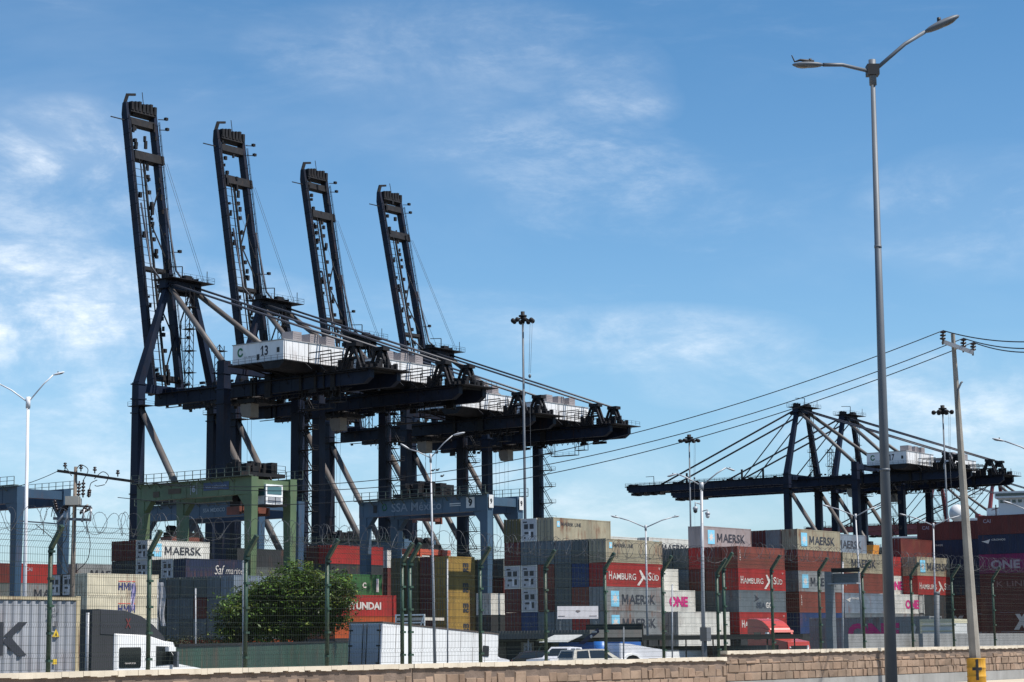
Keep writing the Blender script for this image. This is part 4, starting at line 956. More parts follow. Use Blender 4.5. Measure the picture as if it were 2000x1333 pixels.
# ---------------------------------------------------------------- transformer pole at the left
TB = G(135, 93); th = thing('transformer_pole', TB, 'weathered utility pole with transformer, fuse cutouts and crossarm at left', 'utility pole'); tt = P(148, 912, 93) - TB
def TP(x, y, d=0): return tuple(P(x, y, 93 + d) - TB)
MB().tube([(0, 0, 0), tuple(tt)], .15, 10, .075).build('pole', mat('grey_wood_pole', (.17, .14, .115), .9, 0, .25, 2, bump=.5, streak=.5, grime=(.05, .04, .035)), th)
m = MB(); m.beam(TP(112, 920, -.1), TP(262, 941, -.1), .10, .12); m.beam(TP(125, 919, -.05), TP(147, 926, -.05), .07); m.build('crossarm', DARK(), th)
m = MB(); m.beam(TP(104, 1013, -.2), TP(178, 1016, -.2), .10, .12); m.beam(TP(38, 1018, -.2), TP(118, 1024, -.2), .05, .06); m.beam(TP(132, 988), TP(178, 990), .09); m.build('lower_crossarm', GALV(), th)
m = MB().use(mat('transformer_grey', (.30, .29, .26), .5, 0, .1, 2, .3)); m.box(TP(153, 0)[0], TP(178, 0)[0], -.55, -.1, TP(150, 988)[2], TP(150, 971)[2]); m.box(TP(157, 0)[0], TP(181, 0)[0], -.5, -.15, TP(150, 986)[2] - .03, TP(150, 975)[2]); m.build('transformer', None, th)
for (x0, y0, x1, y1) in ((153, 973, 155, 940), (162, 972, 163, 938), (173, 972, 175, 955), (118, 1005, 128, 985), (112, 1000, 106, 975), (156, 1005, 172, 985), (160, 1002, 180, 992), (128, 1000, 133, 978)):
    m = MB(); a, b = Vector(TP(x0, y0, -.35)), Vector(TP(x1, y1, -.3)); m.tube([tuple(a), tuple(b)], .035, 6)
    for k in range(4): m.ell(tuple(a.lerp(b, .2 + .2 * k)), (.10, .10, .06), 8, 5)
    m.build('insulator', mat('brown_porcelain', (.025, .015, .014), .25), th)
for (x0, y0, x1, y1) in ((128, 1000, 113, 1020), (134, 997, 128, 1022), (165, 995, 160, 1020), (178, 994, 176, 1018)):
    m = MB(); m.tube([TP(x0, y0, -.4), TP(x1, y1, -.4)], .05, 6); m.build('fuse_cutout', GALVL(), th)
m = MB()
for pts in ([(163, 938), (172, 918), (158, 908), (150, 916)], [(184, 936), (200, 922), (212, 930), (206, 945)], [(175, 955), (178, 944), (190, 938)], [(205, 947), (190, 950), (185, 948)], [(112, 975), (104, 990), (100, 1010)], [(128, 1022), (130, 1050), (112, 1080), (122, 1110), (134, 1122)], [(168, 1020), (176, 1060), (170, 1095), (147, 1118)], [(132, 985), (122, 990), (112, 1000)], [(140, 930), (130, 915), (127, 912)], [(135, 1122), (120, 1075), (100, 1050), (70, 1025)]):
    P3 = [Vector(TP(x, y, -.35)) for x, y in pts]; out_ = []
    for i in range(len(P3) - 1):
        p0, p1, p2, p3 = P3[max(i - 1, 0)], P3[i], P3[i + 1], P3[min(i + 2, len(P3) - 1)]
        for k in range(5):
            t_ = k / 5; out_.append(.5 * ((2 * p1) + (-p0 + p2) * t_ + (2 * p0 - 5 * p1 + 4 * p2 - p3) * t_ * t_ + (-p0 + 3 * p1 - 3 * p2 + p3) * t_ ** 3))
    out_.append(P3[-1]); m.tube([tuple(v) for v in out_], .018, 4)
m.build('jumper_cable', BLACK(), th)
for x in (127, 158, 185, 230):
    m = MB(); c = Vector(TP(x, 917 + (x - 127) * .14, -.1)); m.tube([tuple(c), tuple(c + Vector((0, 0, .28)))], .03, 6); m.ell(tuple(c + Vector((0, 0, .16))), (.10, .10, .05)); m.ell(tuple(c + Vector((0, 0, .26))), (.08, .08, .05)); m.build('insulator', mat('brown_porcelain', (.025, .015, .014), .25), th)
# overhead wires
def wire(a, b, sag, label, r=.017):
    m = MB(); a, b = Vector(a), Vector(b); n = 40
    m.tube([tuple(a.lerp(b, i / n) - Vector((0, 0, 4 * sag * (i / n) * (1 - i / n)))) for i in range(n + 1)], r, 5)
    tag(m.build('overhead_wire', BLACK()), label, 'wire', 'overhead wires')
wire(WE[0], P(262, 941, 93), 1.95, 'uppermost overhead wire from the concrete pole towards the green gantry')
wire(WE[1], P(240, 937, 93.5), 2.25, 'middle overhead wire from the concrete pole towards the left')
wire(WE[2], P(230, 972, 92), 2.15, 'lowest overhead wire from the concrete pole towards the left')
for i, (e, y) in enumerate(((WE[0], 662), (WE[1], 674), (WE[2], 681))):
    wire(e, P(2060, y + 3, 62 - i), .18, ['upper', 'middle', 'lower'][i] + ' wire leaving the concrete pole towards the right edge', .02)
wire(P(112, 921, 93), P(-70, 962, 100), .3, 'thin wire leaving the transformer pole towards the left edge')
# ---------------------------------------------------------------- birds on the wires
for (x, y) in ((845, 921), (854, 920), (863, 932), (1272, 656)):
    m = MB(); p = P(x, y, 84); m.ell((0, 0, .06), (.12, .06, .07), 8, 6); m.ell((.12, 0, .13), (.045, .04, .045), 6, 5); m.add([(-.1, -.02, .05), (-.1, .02, .05), (-.28, 0, -.02)], [(0, 1, 2)]); m.tube([(.16, 0, .13), (.2, 0, .12)], .012, 4, .003)
    if y < 700: continue
    o = m.build('bird', BLACK()); o.location = p; o.scale = (.6,) * 3; tag(o, 'small dark bird perched on the overhead wires left of the mast', 'bird', 'birds on the wires')

# ---------------------------------------------------------------- tree
def tree(base, label, H, Rx, Rz, zc, seed, n_cl, leaf, m_leaf, name='leafy_tree', stems=5, off=(0, 0)):
    rn = random.Random(seed); th = thing(name, base, label, 'tree')
    tr = MB(); limbs = []
    tr.tube([(0, 0, 0), (.1, .05, .8), (0, .1, 1.4)], .30, 10, .22)
    for k in range(stems):
        a = 2 * math.pi * k / stems + rn.uniform(-.3, .3); e = (math.cos(a) * Rx * .62 + off[0], math.sin(a) * Rx * .5, zc + rn.uniform(-.4, .5) * Rz)
        mid = (e[0] * .4, e[1] * .4, 1.4 + (e[2] - 1.4) * .45); tr.tube([(0, .1, 1.2), mid, e], .16, 7, .04); limbs.append(e)
        for _ in range(3):
            q = (e[0] + rn.uniform(-1.5, 1.5), e[1] + rn.uniform(-1.5, 1.5), e[2] + rn.uniform(-.4, 1.4)); tr.tube([mid, ((mid[0] + q[0]) / 2, (mid[1] + q[1]) / 2, (mid[2] + q[2]) / 2 + .3), q], .06, 5, .02)
    tr.build('trunk', mat('tree_bark', (.10, .075, .05), .95, 0, .3, 3, bump=.8), th)
    cr = MB(); tones = []
    for c in range(n_cl):
        if rn.random() < .12: continue
        for _ in range(30):
            v = Vector((rn.gauss(0, 1), rn.gauss(0, 1), rn.gauss(0, 1))).normalized(); rr = rn.uniform(.3, 1.08) ** .5
            lump = .96 + .15 * math.sin(3.1 * v.x + 2.0 * v.z + seed) + .13 * math.sin(5.3 * v.x - 4.1 * v.z + 1.7 * v.y) + .11 * math.sin(11 * v.x + 7 * v.z + 5 * v.y)
            p = Vector((v.x * Rx * rr * lump + off[0], v.y * Rx * .8 * rr * lump, zc + v.z * Rz * rr * lump))
            if p.z > zc - Rz * .85: break
        cs = rn.uniform(.16, .46); tone = rn.uniform(.5, 1.6); br = rn.random() < .3
        for _l in range(rn.randint(16, 30)):
            q = p + Vector((rn.gauss(0, cs), rn.gauss(0, cs), rn.gauss(0, cs * .55))); s_ = leaf * rn.uniform(.6, 1.4)
            d1 = Vector((rn.uniform(-1, 1), rn.uniform(-1, 1), rn.uniform(-.5, .5))).normalized(); d2 = d1.cross(Vector((rn.uniform(-.6, .6), rn.uniform(-.6, .6), 1))).normalized()
            cr.add([q - d1 * s_, q - d2 * s_ * .45, q + d1 * s_, q + d2 * s_ * .45], [(0, 1, 2, 3)])
            t2 = tone * rn.uniform(.8, 1.2); tones.append((t2 * (1.12 if br else .92), t2, t2 * .8, 1))
    o = cr.build('crown', m_leaf, th); ca = o.data.color_attributes.new('tone', 'FLOAT_COLOR', 'CORNER'); flat = []
    for t4 in tones: flat += list(t4) * 4
    ca.data.foreach_set('color', flat); return th
def leaf_mat(name, col):
    m = mat(name, col, .55, 0, .2, 2.0); t = m.node_tree; b = t.nodes['Principled BSDF']; src = b.inputs['Base Color'].links[0].from_socket
    at = t.nodes.new('ShaderNodeAttribute'); at.attribute_name = 'tone'; x = t.nodes.new('ShaderNodeMixRGB'); x.blend_type = 'MULTIPLY'; x.inputs[0].default_value = 1
    t.links.new(src, x.inputs[1]); t.links.new(at.outputs['Color'], x.inputs[2]); t.links.new(x.outputs[0], b.inputs['Base Color'])
    tl = t.nodes.new('ShaderNodeBsdfTranslucent'); t.links.new(x.outputs[0], tl.inputs[0]); ms = t.nodes.new('ShaderNodeMixShader'); ms.inputs[0].default_value = .3
    o = [n for n in t.nodes if n.type == 'OUTPUT_MATERIAL'][0]; t.links.new(b.outputs[0], ms.inputs[1]); t.links.new(tl.outputs[0], ms.inputs[2]); t.links.new(ms.outputs[0], o.inputs[0]); return m
tree(G(572, 143), 'broad leafy green tree between the green gantry and the bold lettered red container', 6.5, 4.0, 2.6, 4.7, 11, 1900, .135, leaf_mat('tree_leaves', (.052, .080, .018)))
tree(G(452, 150), 'smaller leafy tree leaning against the left side of the broad tree', 5, 1.8, 2.0, 3.9, 5, 420, .135, leaf_mat('tree_leaves', (.052, .080, .018)), off=(.8, 0))
for i, (px, D, w, h) in enumerate([(378, 155, 1.6, .45), (420, 152, 1.5, .5), (505, 150, 1.8, .6), (340, 160, 1.2, .5)]):
    rn = random.Random(i + 40); b0 = G(px, D); cr = MB(); 
    for _ in range(1100):
        p = Vector((rn.gauss(0, w * .5), rn.gauss(0, .6), 1.7 + abs(rn.gauss(0, h)))); d1 = Vector((rn.uniform(-1, 1), rn.uniform(-1, 1), rn.uniform(-.7, .7))).normalized() * .09; d2 = d1.cross(Vector((rn.random(), rn.random(), 1))) * .5
        cr.add([p - d1, p - d2, p + d1, p + d2], [(0, 1, 2, 3)])
    for _ in range(10): cr.tube([(rn.uniform(-w, w) * .3, 0, 0), (rn.uniform(-w, w) * .5, 0, 1.9)], .02, 4)
    tag(cr.build('low_shrub', mat('shrub_leaves', (.06, .065, .03), .8, 0, .4, 3)), ['low scrubby shrub above the dark green barrier, left of the tree', 'low scrubby shrub at the left foot of the tree', 'low scrubby shrub under the middle of the tree', 'low scrubby shrub just behind the white truck hood'][i], 'shrub').location = b0
# palm beside the office
PBs = G(1070, 150); th = thing('palm_tree', PBs, 'small palm in front of the low office canopy', 'palm')
MB().tube([(0, 0, 0), (.05, 0, 1.0), (0, 0, 1.9)], .16, 10, .13).build('trunk', mat('palm_trunk', (.13, .10, .07), .95, 0, .3, 4, bump=.8), th)
pm = mat('palm_leaves', (.09, .10, .035), .6, 0, .3, 2); rn = random.Random(3)
for k in range(26):
    a = 2 * math.pi * k / 26 + rn.uniform(-.2, .2); el = rn.uniform(-.4, 1.3); L_ = rn.uniform(.8, 1.25); m = MB(); prev = Vector((0, 0, 1.9)); pts = [prev]
    for i in range(6): e2 = el - i * .33; prev = prev + Vector((math.cos(a) * math.cos(e2), math.sin(a) * math.cos(e2), math.sin(e2))) * L_ / 6; pts.append(prev)
    for i in range(6):
        s_ = Vector((-math.sin(a), math.cos(a), 0)); 
        for sg in (-1, 1):
            for f in (0, .5):
                q = pts[i].lerp(pts[i + 1], f); m.add([q, q + (pts[i + 1] - pts[i]) * .35, q + s_ * sg * .26 + (pts[i + 1] - pts[i]) * .6 - Vector((0, 0, .07))], [(0, 1, 2)])
    m.build('frond', pm, th)

# ---------------------------------------------------------------- vehicles
def wheel(parent, x, y, r, w, side=1):
    m = MB(); m.tube([(x - w / 2, y, r), (x + w / 2, y, r)], r, 20); o = m.build('wheel', RUBBER(), parent)
    m2 = MB(); xo = x + side * (w / 2 + .006); m2.tube([(xo - .02, y, r), (xo, y, r)], r * .58, 16); m2.tube([(xo, y, r), (xo + side * .03, y, r)], r * .2, 10); m2.build('rim', GALVL(), o); return o
def chassis(parent, L, y0=0.0, axles=(1.2, 2.5), z=1.05, m=None):
    b = MB(); 
    for x in (-1.75, -.72): b.box(x, x + .12, y0, y0 + L, z - .3, z)
    for y in range(int(y0) + 1, int(y0 + L), 2): b.box(-1.75, -.6, y, y + .1, z - .25, z - .05)
    b.build('chassis', m or DARK(), parent)
    for a in axles:
        for x, s in ((-.28, 1), (-2.16, -1)): wheel(parent, x, y0 + a, .5, .5, s)
# corrugated pale container on its trailer, near left
o = G(158, 62); th = thing('container_trailer', (o.x - 12.3 * rx, o.y - 12.3 * ry, -1.1), 'corrugated grey container on a road trailer, one huge black letter visible, left edge', 'trailer', -A)
chassis(th, 12.2, 0, (1.4, 2.7, 10.6), 1.43); sh, fr, d_ = container_meshes(CL, 'd')
c1_ = mat('bare_grey_container', (.30, .31, .335), .5, 0, .12, .8, .25, streak=.55, grime=(.13, .13, .14))
def corr_big():
    m = MB(); corr(m, 'y', .14, CL - .16, .15, CH - .16, 0, 1, .07, .325); m.box(-2.42, -.1, .1, CL - .1, .12, CH - .06); return m.mesh('shell', c1_)
s_ = inst('shell', corr_big(), th, (0, 0, 1.45)); f_ = inst('frame', fr, th, (0, 0, 1.45), m=mat('rusty_cream_frame', (.42, .35, .22), .7, 0, .2, 1.2, 1.0, rustcol=(.13, .05, .02)))
m = MB(); m.use(INK()); zc = 3.05; K = 9.08
m.box(.010, .014, K, K + .25, zc - .48, zc + .48)
m.prism([(K + .26, zc + .08), (K + .78, zc + .48), (K + 1.12, zc + .48), (K + .48, zc + .01)], 'x', .010, .0145); m.prism([(K + .26, zc - .02), (K + .48, zc + .09), (K + 1.12, zc - .48), (K + .78, zc - .48), (K + .26, zc - .1)], 'x', .010, .015)
m.text('AERS', (.012, 3.9, zc - .48), YV, ZV, .96, 4.7, .02); bigM(m, 2.5, zc - .48, .96, 1.05, .012)
m.use(mat('dim_grey_lettering', (.10, .10, .11), .6))
for q_, (t_, w_) in enumerate((('PONU', .34), ('181502', .42), ('45G1', .3))): m.text(t_, (.012, 10.95, 3.98 - .16 * q_), YV, ZV, .11, w_, .01)
m.box(.01, .014, 11.2, 11.34, 3.42, 3.56)
m.use(mat('yellow_warning_label', (.62, .42, .03), .6)); m.prism([(11.13, 3.1), (11.41, 3.1), (11.27, 3.33)], 'x', .010, .014); m.box(.010, .014, 11.17, 11.32, 2.3, 2.45)
m.use(BLACK()); m.prism([(11.23, 3.14), (11.31, 3.14), (11.27, 3.25)], 'x', .014, .017); m.build('lettering', None, th)
# red headboard just behind the container
# white semi tractor with dark roof fairing
def extrude(m, prof, x0, x1, inset=0.0):
    """closed (y,z) outline extruded between x0 and x1 with softened long edges"""
    e = .06; n = len(prof); cy = sum(p[0] for p in prof) / n; cz = sum(p[1] for p in prof) / n
    def ring(x, s): return [(x, cy + (p[0] - cy) * s, cz + (p[1] - cz) * s) for p in prof]
    rs = [ring(x0, .965), ring(x0 + e, 1), ring(x1 - e, 1), ring(x1, .965)]; vs = [v for r in rs for v in r]
    fs = [tuple(range(n)), tuple(range(4 * n - 1, 3 * n - 1, -1))]
    for k in range(3): fs += [(k * n + i, (k + 1) * n + i, (k + 1) * n + (i + 1) % n, k * n + (i + 1) % n) for i in range(n)]
    return m.add(vs, fs)
def semi(o, label, yaw, body_m, roof_m, dark_sleeper=True, scale=1.0, text=None):
    """tractor heading along local +y, near flank on the +x side, origin under the rear"""
    th = thing('semi_truck', o, label, 'truck', yaw); th.scale = (scale,) * 3
    m = MB(); extrude(m, [(0, .95), (7.4, .75), (7.6, 1.1), (7.45, 1.9), (5.05, 2.2), (4.35, 2.95), (3.3, 3.16), (1.5, 3.22), (1.5, .95)], -2.35, 0)
    m.build('cab_body', body_m, th)
    m = MB(); extrude(m, [(.7, 3.2), (3.6, 3.1), (4.5, 2.85), (4.3, 3.12), (3.7, 3.5), (3.0, 3.8), (2.1, 3.98), (.7, 4.02)], -2.25, -.08); m.build('roof_fairing', roof_m, th)
    m = MB(); m.box(-2.3, -.1, .35, 1.48, 1.0, 3.98); m.build('side_extender', mat('dark_grey_plastic', (.03, .03, .033), .6) if dark_sleeper else roof_m, th)
    for pl in ([(1.75, 2.1), (2.85, 2.1), (2.9, 2.15), (2.9, 2.72), (2.85, 2.77), (1.75, 2.77), (1.7, 2.72), (1.7, 2.15)], [(3.75, 2.15), (4.98, 2.2), (4.42, 2.78), (3.75, 2.8)]):
        m = MB(); m.prism(pl, 'x', .001, .02); m.build('window', GLASS(), th)
    m = MB(); m.add([(-2.1, 5.08, 2.24), (-.25, 5.08, 2.24), (-.35, 4.45, 2.88), (-2.0, 4.45, 2.88)], [(0, 1, 2, 3)]); m.build('windshield', GLASS(), th)
    m = MB(); m.use(body_m); m.prism([(3.9, 3.02), (4.9, 2.92), (5.0, 2.72), (4.3, 2.88)], 'x', -2.2, -.15); m.use(GALV()).box(.1, .28, 4.62, 4.74, 2.1, 2.62); m.use(WPAINT()).box(.1, .28, 4.15, 4.55, 2.62, 2.76)
    m.build('sun_visor_and_mirror', None, th)
    m = MB(); m.box(-2.0, -.35, 7.5, 7.62, .95, 1.55); m.build('grille', BLACK(), th)
    for x in (-2.2, -.35): q = MB(); q.ell((x + .08, 7.5, 1.35), (.16, .12, .12)); q.build('headlight', GALVL(), th)
    for y in (.8, 2.0, 6.3):
        for x, s_ in ((-.2, 1), (-2.15, -1)): wheel(th, x, y - .2, .5, .4, s_)
    for y, x in ((1.35, .02),): q = MB(); q.tube([(x - .3, .3, .9), (x - .3, .3, 3.9)], .07, 10); q.build('exhaust_stack', GALVL(), th)
    if text: text(th)
    return th
def truck_marks(th):
    m = MB().use(mat('dull_red_lettering', (.14, .025, .025), .6)); m.text('X', (-.06, 2.1, 3.4), YV, ZV, .32, .30, .02); m.use(WINK()); m.text('TRANSPORTES', (.024, 2.0, 2.22), YV, ZV, .05, .6, .01); m.build('lettering', None, th)
o = G(167, 67, -1.1); wt_ = semi((o.x, o.y, -1.1), 'white tractor truck with dark grey roof fairing beside the corrugated container', -A, WPAINT(), mat('dark_grey_fairing', (.035, .035, .04), .45), text=truck_marks); wt_.scale = (1, .8, 1)
m = MB(); extrude(m, [(0, .9), (.5, .9), (.5, 3.2), (0, 3.2)], -2.3, 0); o2 = m.build('red_headboard', mat('faded_red_steel', (.25, .04, .03), .6, 0, .2, 1, .3)); o = G(164, 80); o2.location = (o.x, o.y, -.4); o2.rotation_euler = (0, 0, -A); tag(o2, 'narrow faded red headboard between corrugated container and white truck', 'headboard')
RP = mat('red_truck_paint', (.50, .055, .035), .35, 0, .08, 1, coat=.3)
o = G(1456, 190); semi((o.x, o.y, -.4), 'red tractor truck in front of the white lettered red containers', R_(-156.5), RP, RP, dark_sleeper=False)
# long white box trailer, nose down on a ramp
o = G(742, 121); th = thing('box_trailer', (o.x, o.y, -1.05), 'long white box trailer with rounded nose and grey rear doors', 'trailer', rot=(0, 0, 0))
th.rotation_euler = (Matrix.Rotation(-A, 4, 'Z') @ Matrix.Rotation(R_(-3.7), 4, 'X')).to_euler()
m = MB(); Lt = 11.9; n = 7
outl = [(-2.6, 0), (0, 0), (0, Lt - 1.2)] + [(-1.2 + 1.2 * math.cos(t), Lt - 1.2 + 1.2 * math.sin(t)) for t in [math.pi / 2 * k / n for k in range(1, n + 1)]] + [(-1.4 - 1.2 * math.sin(t), Lt - 1.2 + 1.2 * math.cos(t)) for t in [math.pi / 2 * k / n for k in range(0, n + 1)]]
m.prism(outl, 'z', 1.1, 3.95); m.build('box_body', mat('white_aluminium_panel', (.74, .74, .73), .4, 0, .04, .5, .1, streak=.12, grime=(.4, .38, .36)), th)
m = MB()
m.prism([(x * 1.0 + (.02 if x > -1.3 else -.02), y + (.02 if y > 1 else -.02)) for x, y in outl], 'z', 3.95, 4.05); m.prism([(x + (.02 if x > -1.3 else -.02), y + (.02 if y > 1 else -.02)) for x, y in outl], 'z', 1.0, 1.12)
for k in range(1, 9): m.box(.0, .006, k * 1.22, k * 1.22 + .03, 1.15, 3.92)
m.build('rail_trim', mat('trailer_rail_brown', (.09, .07, .06), .5, 0, .2), th)
for x0, x1 in ((-2.56, -1.33), (-1.27, -.04)):
    d = MB(); d.box(x0, x1, -.05, -.001, 1.2, 3.9); dd = d.build('rear_door', mat('grey_trailer_door', (.30, .32, .37), .5, 0, .08, .7), th)
    g_ = MB()
    for x in (x0 + .1 if x0 < -2 else x0 + .12, x1 - .12): g_.tube([(x, -.07, 1.15), (x, -.07, 3.92)], .025, 6)
    for z in (1.6, 2.6, 3.5): g_.box(x0 + (0 if x0 < -2 else .9), x0 + (.3 if x0 < -2 else 1.2), -.08, -.05, z, z + .08)
    g_.build('locking_gear', DARK(), dd)
d = MB(); d.prism([(9.6, 2.55), (10.1, 2.55), (10.15, 2.6), (10.15, 3.15), (10.1, 3.2), (9.6, 3.2), (9.55, 3.15), (9.55, 2.6)], 'x', .0, .04); d.build('side_hatch', BLACK(), th)
for y in (2.0, 3.3):
    for x, s_ in ((-.2, 1), (-2.3, -1)): wheel(th, x, y, .5, .45, s_)
# cars and pickups: side outline in (y,z), near flank at x=0
def car(o, label, yaw, m_body, low, cab, wins, wheels, W_=1.8, kind='car', nm='parked_car', wr=.34):
    th = thing(nm, o, label, kind, yaw)
    m = MB(); extrude(m, low, -W_, 0); m.build('body', m_body, th)
    m = MB(); n = len(cab); zt = max(z for _, z in cab); zb = min(z for _, z in cab)
    def ring(x, ins): return [((x + (ins if x < -W_ / 2 else -ins) * ((z - zb) / (zt - zb))), y, z) for y, z in cab]
    vs = ring(-W_ + .04, .18) + ring(-.04, .18); m.add(vs, [tuple(range(n)), tuple(range(2 * n - 1, n - 1, -1))] + [(i, i + n, (i + 1) % n + n, (i + 1) % n) for i in range(n)]); c = m.build('cabin', m_body, th)
    g_ = MB()
    for w in wins:
        for sx in (0, 1):
            pts = []
            for y, z in w:
                ins = .18 * ((z - zb) / (zt - zb)); x = -.04 - ins + .012 if sx == 0 else -W_ + .04 + ins - .012; pts.append((x, y, z))
            g_.add(pts, [tuple(range(len(pts)))])
    # front and rear screens follow the cabin ends
    for (i, j, s_) in cab_screens(cab):
        (y0, z0), (y1, z1) = i, j; k0, k1 = .18 * ((z0 - zb) / (zt - zb)), .18 * ((z1 - zb) / (zt - zb))
        a0, a1 = .15, .85; ya, za = y0 + (y1 - y0) * a0, z0 + (z1 - z0) * a0; yb, zb_ = y0 + (y1 - y0) * a1, z0 + (z1 - z0) * a1
        g_.add([(-W_ + .16 + k0, ya + s_ * .012, za), (-.16 - k0, ya + s_ * .012, za), (-.16 - k1, yb + s_ * .012, zb_), (-W_ + .16 + k1, yb + s_ * .012, zb_)], [(0, 1, 2, 3)])
    g_.build('window', GLASS(), th)
    for y in wheels:
        for x, s_ in ((-.11, 1), (-W_ + .11, -1)): wheel(th, x, y, wr, .24, s_)
    y1 = max(y for y, z in low); y0 = min(y for y, z in low)
    for x in (-W_ + .22, -.22):
        q = MB(); q.ell((x, y1 - .05, .72), (.16, .07, .08)); q.build('headlight', GALVL(), th); q = MB(); q.ell((x, y0 + .04, .8), (.12, .06, .12)); q.build('tail_light', mat('red_lamp', (.3, .02, .02), .3), th)
    return th
def cab_screens(cab):
    return [(cab[0], cab[1], -1), (cab[-1], cab[-2], 1)]
SEDAN = dict(low=[(0, .3), (4.4, .3), (4.5, .6), (4.35, .85), (3.2, 1.0), (.1, 1.02), (0, .8)], cab=[(.15, 1.0), (.6, 1.42), (1.9, 1.5), (2.5, 1.42), (3.3, .99)], wins=[[(.5, 1.05), (.8, 1.36), (1.6, 1.42), (1.6, 1.05)], [(1.7, 1.05), (1.7, 1.42), (2.4, 1.36), (2.95, 1.05)]], wheels=(.85, 3.6))
PICK = dict(low=[(0, .45), (5.3, .45), (5.4, .7), (5.3, 1.08), (3.75, 1.18), (0, 1.15)], cab=[(1.75, 1.15), (1.85, 1.75), (3.0, 1.8), (3.7, 1.17)], wins=[[(1.95, 1.2), (2.0, 1.68), (2.45, 1.7), (2.45, 1.2)], [(2.55, 1.2), (2.55, 1.7), (2.95, 1.7), (3.4, 1.2)]], wheels=(1.0, 4.3), W_=1.85, kind='pickup', nm='pickup_truck', wr=.38)
SUV = dict(low=[(0, .35), (4.5, .35), (4.55, .7), (4.4, .95), (3.4, 1.08), (0, 1.08)], cab=[(.02, 1.08), (.25, 1.62), (2.4, 1.66), (3.4, 1.07)], wins=[[(.3, 1.12), (.4, 1.54), (1.2, 1.58), (1.2, 1.12)], [(1.3, 1.12), (1.3, 1.58), (2.3, 1.58), (2.9, 1.12)]], wheels=(.85, 3.6), W_=1.85, kind='car', nm='parked_suv', wr=.37)
WC = mat('white_car_paint', (.66, .66, .68), .3, 0, .03, 1, coat=.4)
def at_px(px, D): o = G(px, D); return (o.x, o.y, -.4)
car(at_px(916, 136), 'white hatchback car just right of the white trailer nose', -A, WC, **SUV)
o = G(1128, 128); car((o.x, o.y, -.4), 'white pickup with its hood towards the left, in front of the palm', math.pi - A, WC, **{**PICK, 'low': PICK['low']})
car(at_px(1120, 122), 'beige car with dark windows right of the white pickup', -A - .35, mat('beige_car_paint', (.50, .47, .40), .3, 0, .05, 1, coat=.3), **SUV)
car(at_px(1008, 150), 'dark red parked car deep in the shade under the office canopy', -A - 1.2, mat('dark_red_car_paint', (.06, .012, .015), .35, 0, .05), **SEDAN)
car(at_px(1000, 140), 'black parked car between the hatchback and the pickup', -A - .9, mat('black_car_paint', (.015, .015, .017), .3, 0, .05), **SEDAN)
# white utility truck with fender and sloping bonnet
o = G(1212, 128); th = thing('utility_truck', (o.x, o.y, -.4), 'white utility truck with sloping bonnet and big wheel arch', 'truck', -A - .25)
m = MB(); extrude(m, [(0, .6), (3.9, .6), (4.0, 1.5), (2.6, 1.68), (.9, 1.92), (0, 1.98)], -2.1, 0); m.build('body', WC, th)
m = MB(); m.prism([(0, .55), (.1, 1.0), (.45, 1.28), (.95, 1.36), (1.45, 1.28), (1.8, 1.0), (1.9, .55), (1.7, .55), (1.6, .95), (1.3, 1.18), (.95, 1.25), (.6, 1.18), (.3, .95), (.2, .55)], 'x', .0, .12); m.build('fender', WPAINT(), th)
m = MB(); m.prism([(.25, .6), (.35, 1.0), (.6, 1.18), (.95, 1.24), (1.3, 1.18), (1.55, 1.0), (1.65, .6)], 'x', .0, .02); m.build('wheel_well', BLACK(), th)
for y in (.95, 3.2): wheel(th, -.1, y, .5, .3, 1); wheel(th, -2.0, y, .5, .3, -1)
m = MB(); m.tube([(-.9, -.8, .8), (-.9, -.8, 2.1)], .42, 16); bo_ = m.build('water_barrel', mat('blue_plastic', (.02, .13, .42), .4, 0, .05)); bo_.location = th.location; bo_.rotation_euler = th.rotation_euler; tag(bo_, 'bright blue plastic barrel behind the white utility truck', 'barrel')
# low flatbed with white side boards
o = G(1262, 172); th = thing('flatbed_trailer', (o.x, o.y, -.4), 'low flatbed trailer with white side board and grey headboard', 'trailer', -A)
m = MB(); m.box(-.08, 0, 2, 12.5, .6, 1.25); m.build('side_board', WPAINT(), th); m = MB(); m.box(-2.5, -.1, .05, 12.4, .55, .75); m.box(-.02, .03, 2, 12.5, 1.25, 1.33); m.build('bed', GALV(), th)
m = MB(); m.box(-3.2, -.0, 0, .1, .6, 1.3); m.box(.0, .02, .1, 1.95, .6, 1.28); m.build('headboard', mat('grey_board', (.14, .14, .145), .6), th)
for y in (1.5, 2.8, 9): wheel(th, -.2, y, .45, .35, 1)
m = MB().use(BLACK()); m.box(-2.6, -2.1, -.02, 0, .95, 1.05); m.box(.02, .03, .6, 1.1, .95, 1.05); m.build('grab_handle', None, th)
# ---------------------------------------------------------------- office with canopy, kiosk, awnings
o = G(944, 168); th = thing('office_building', (o.x, o.y, -.4), 'low dark office with a long grey corrugated canopy fascia', 'office', -A)
m = MB(); m.box(0, 11.2, .4, 6, 0, 2.6); m.build('wall', mat('dark_office_wall', (.03, .032, .034), .8, 0, .2, .5), th)
m = MB(); corr(m, 'x', -.2, 11.4, 2.35, 3.0, -1.2, -1, .05, .3); m.box(-.2, 11.4, -1.15, 6.1, 2.4, 3.0); m.build('canopy', mat('grey_canopy_sheet', (.10, .10, .095), .7, 0, .15, .6, .2), th)
for x in (.8, 3.6, 6.2, 8.4): w = MB(); w.box(x, x + 1.3, .34, .399, .8, 2.1); w.build('window', GLASS(), th)
m = MB().use(mat('pale_notice', (.35, .37, .40), .6)); m.box(3.9, 4.7, .30, .335, 1.2, 2.0); m.use(INK()); m.text('20', (4.05, .29, 1.4), XV, ZV, .4, .5, .02); m.build('notice_board', None, th)
for x in (1.6, 5.2, 8.6): m = MB(); m.box(x, x + .1, -.9, -.8, 0, 2.35); m.build('canopy_post', GALVL(), th)
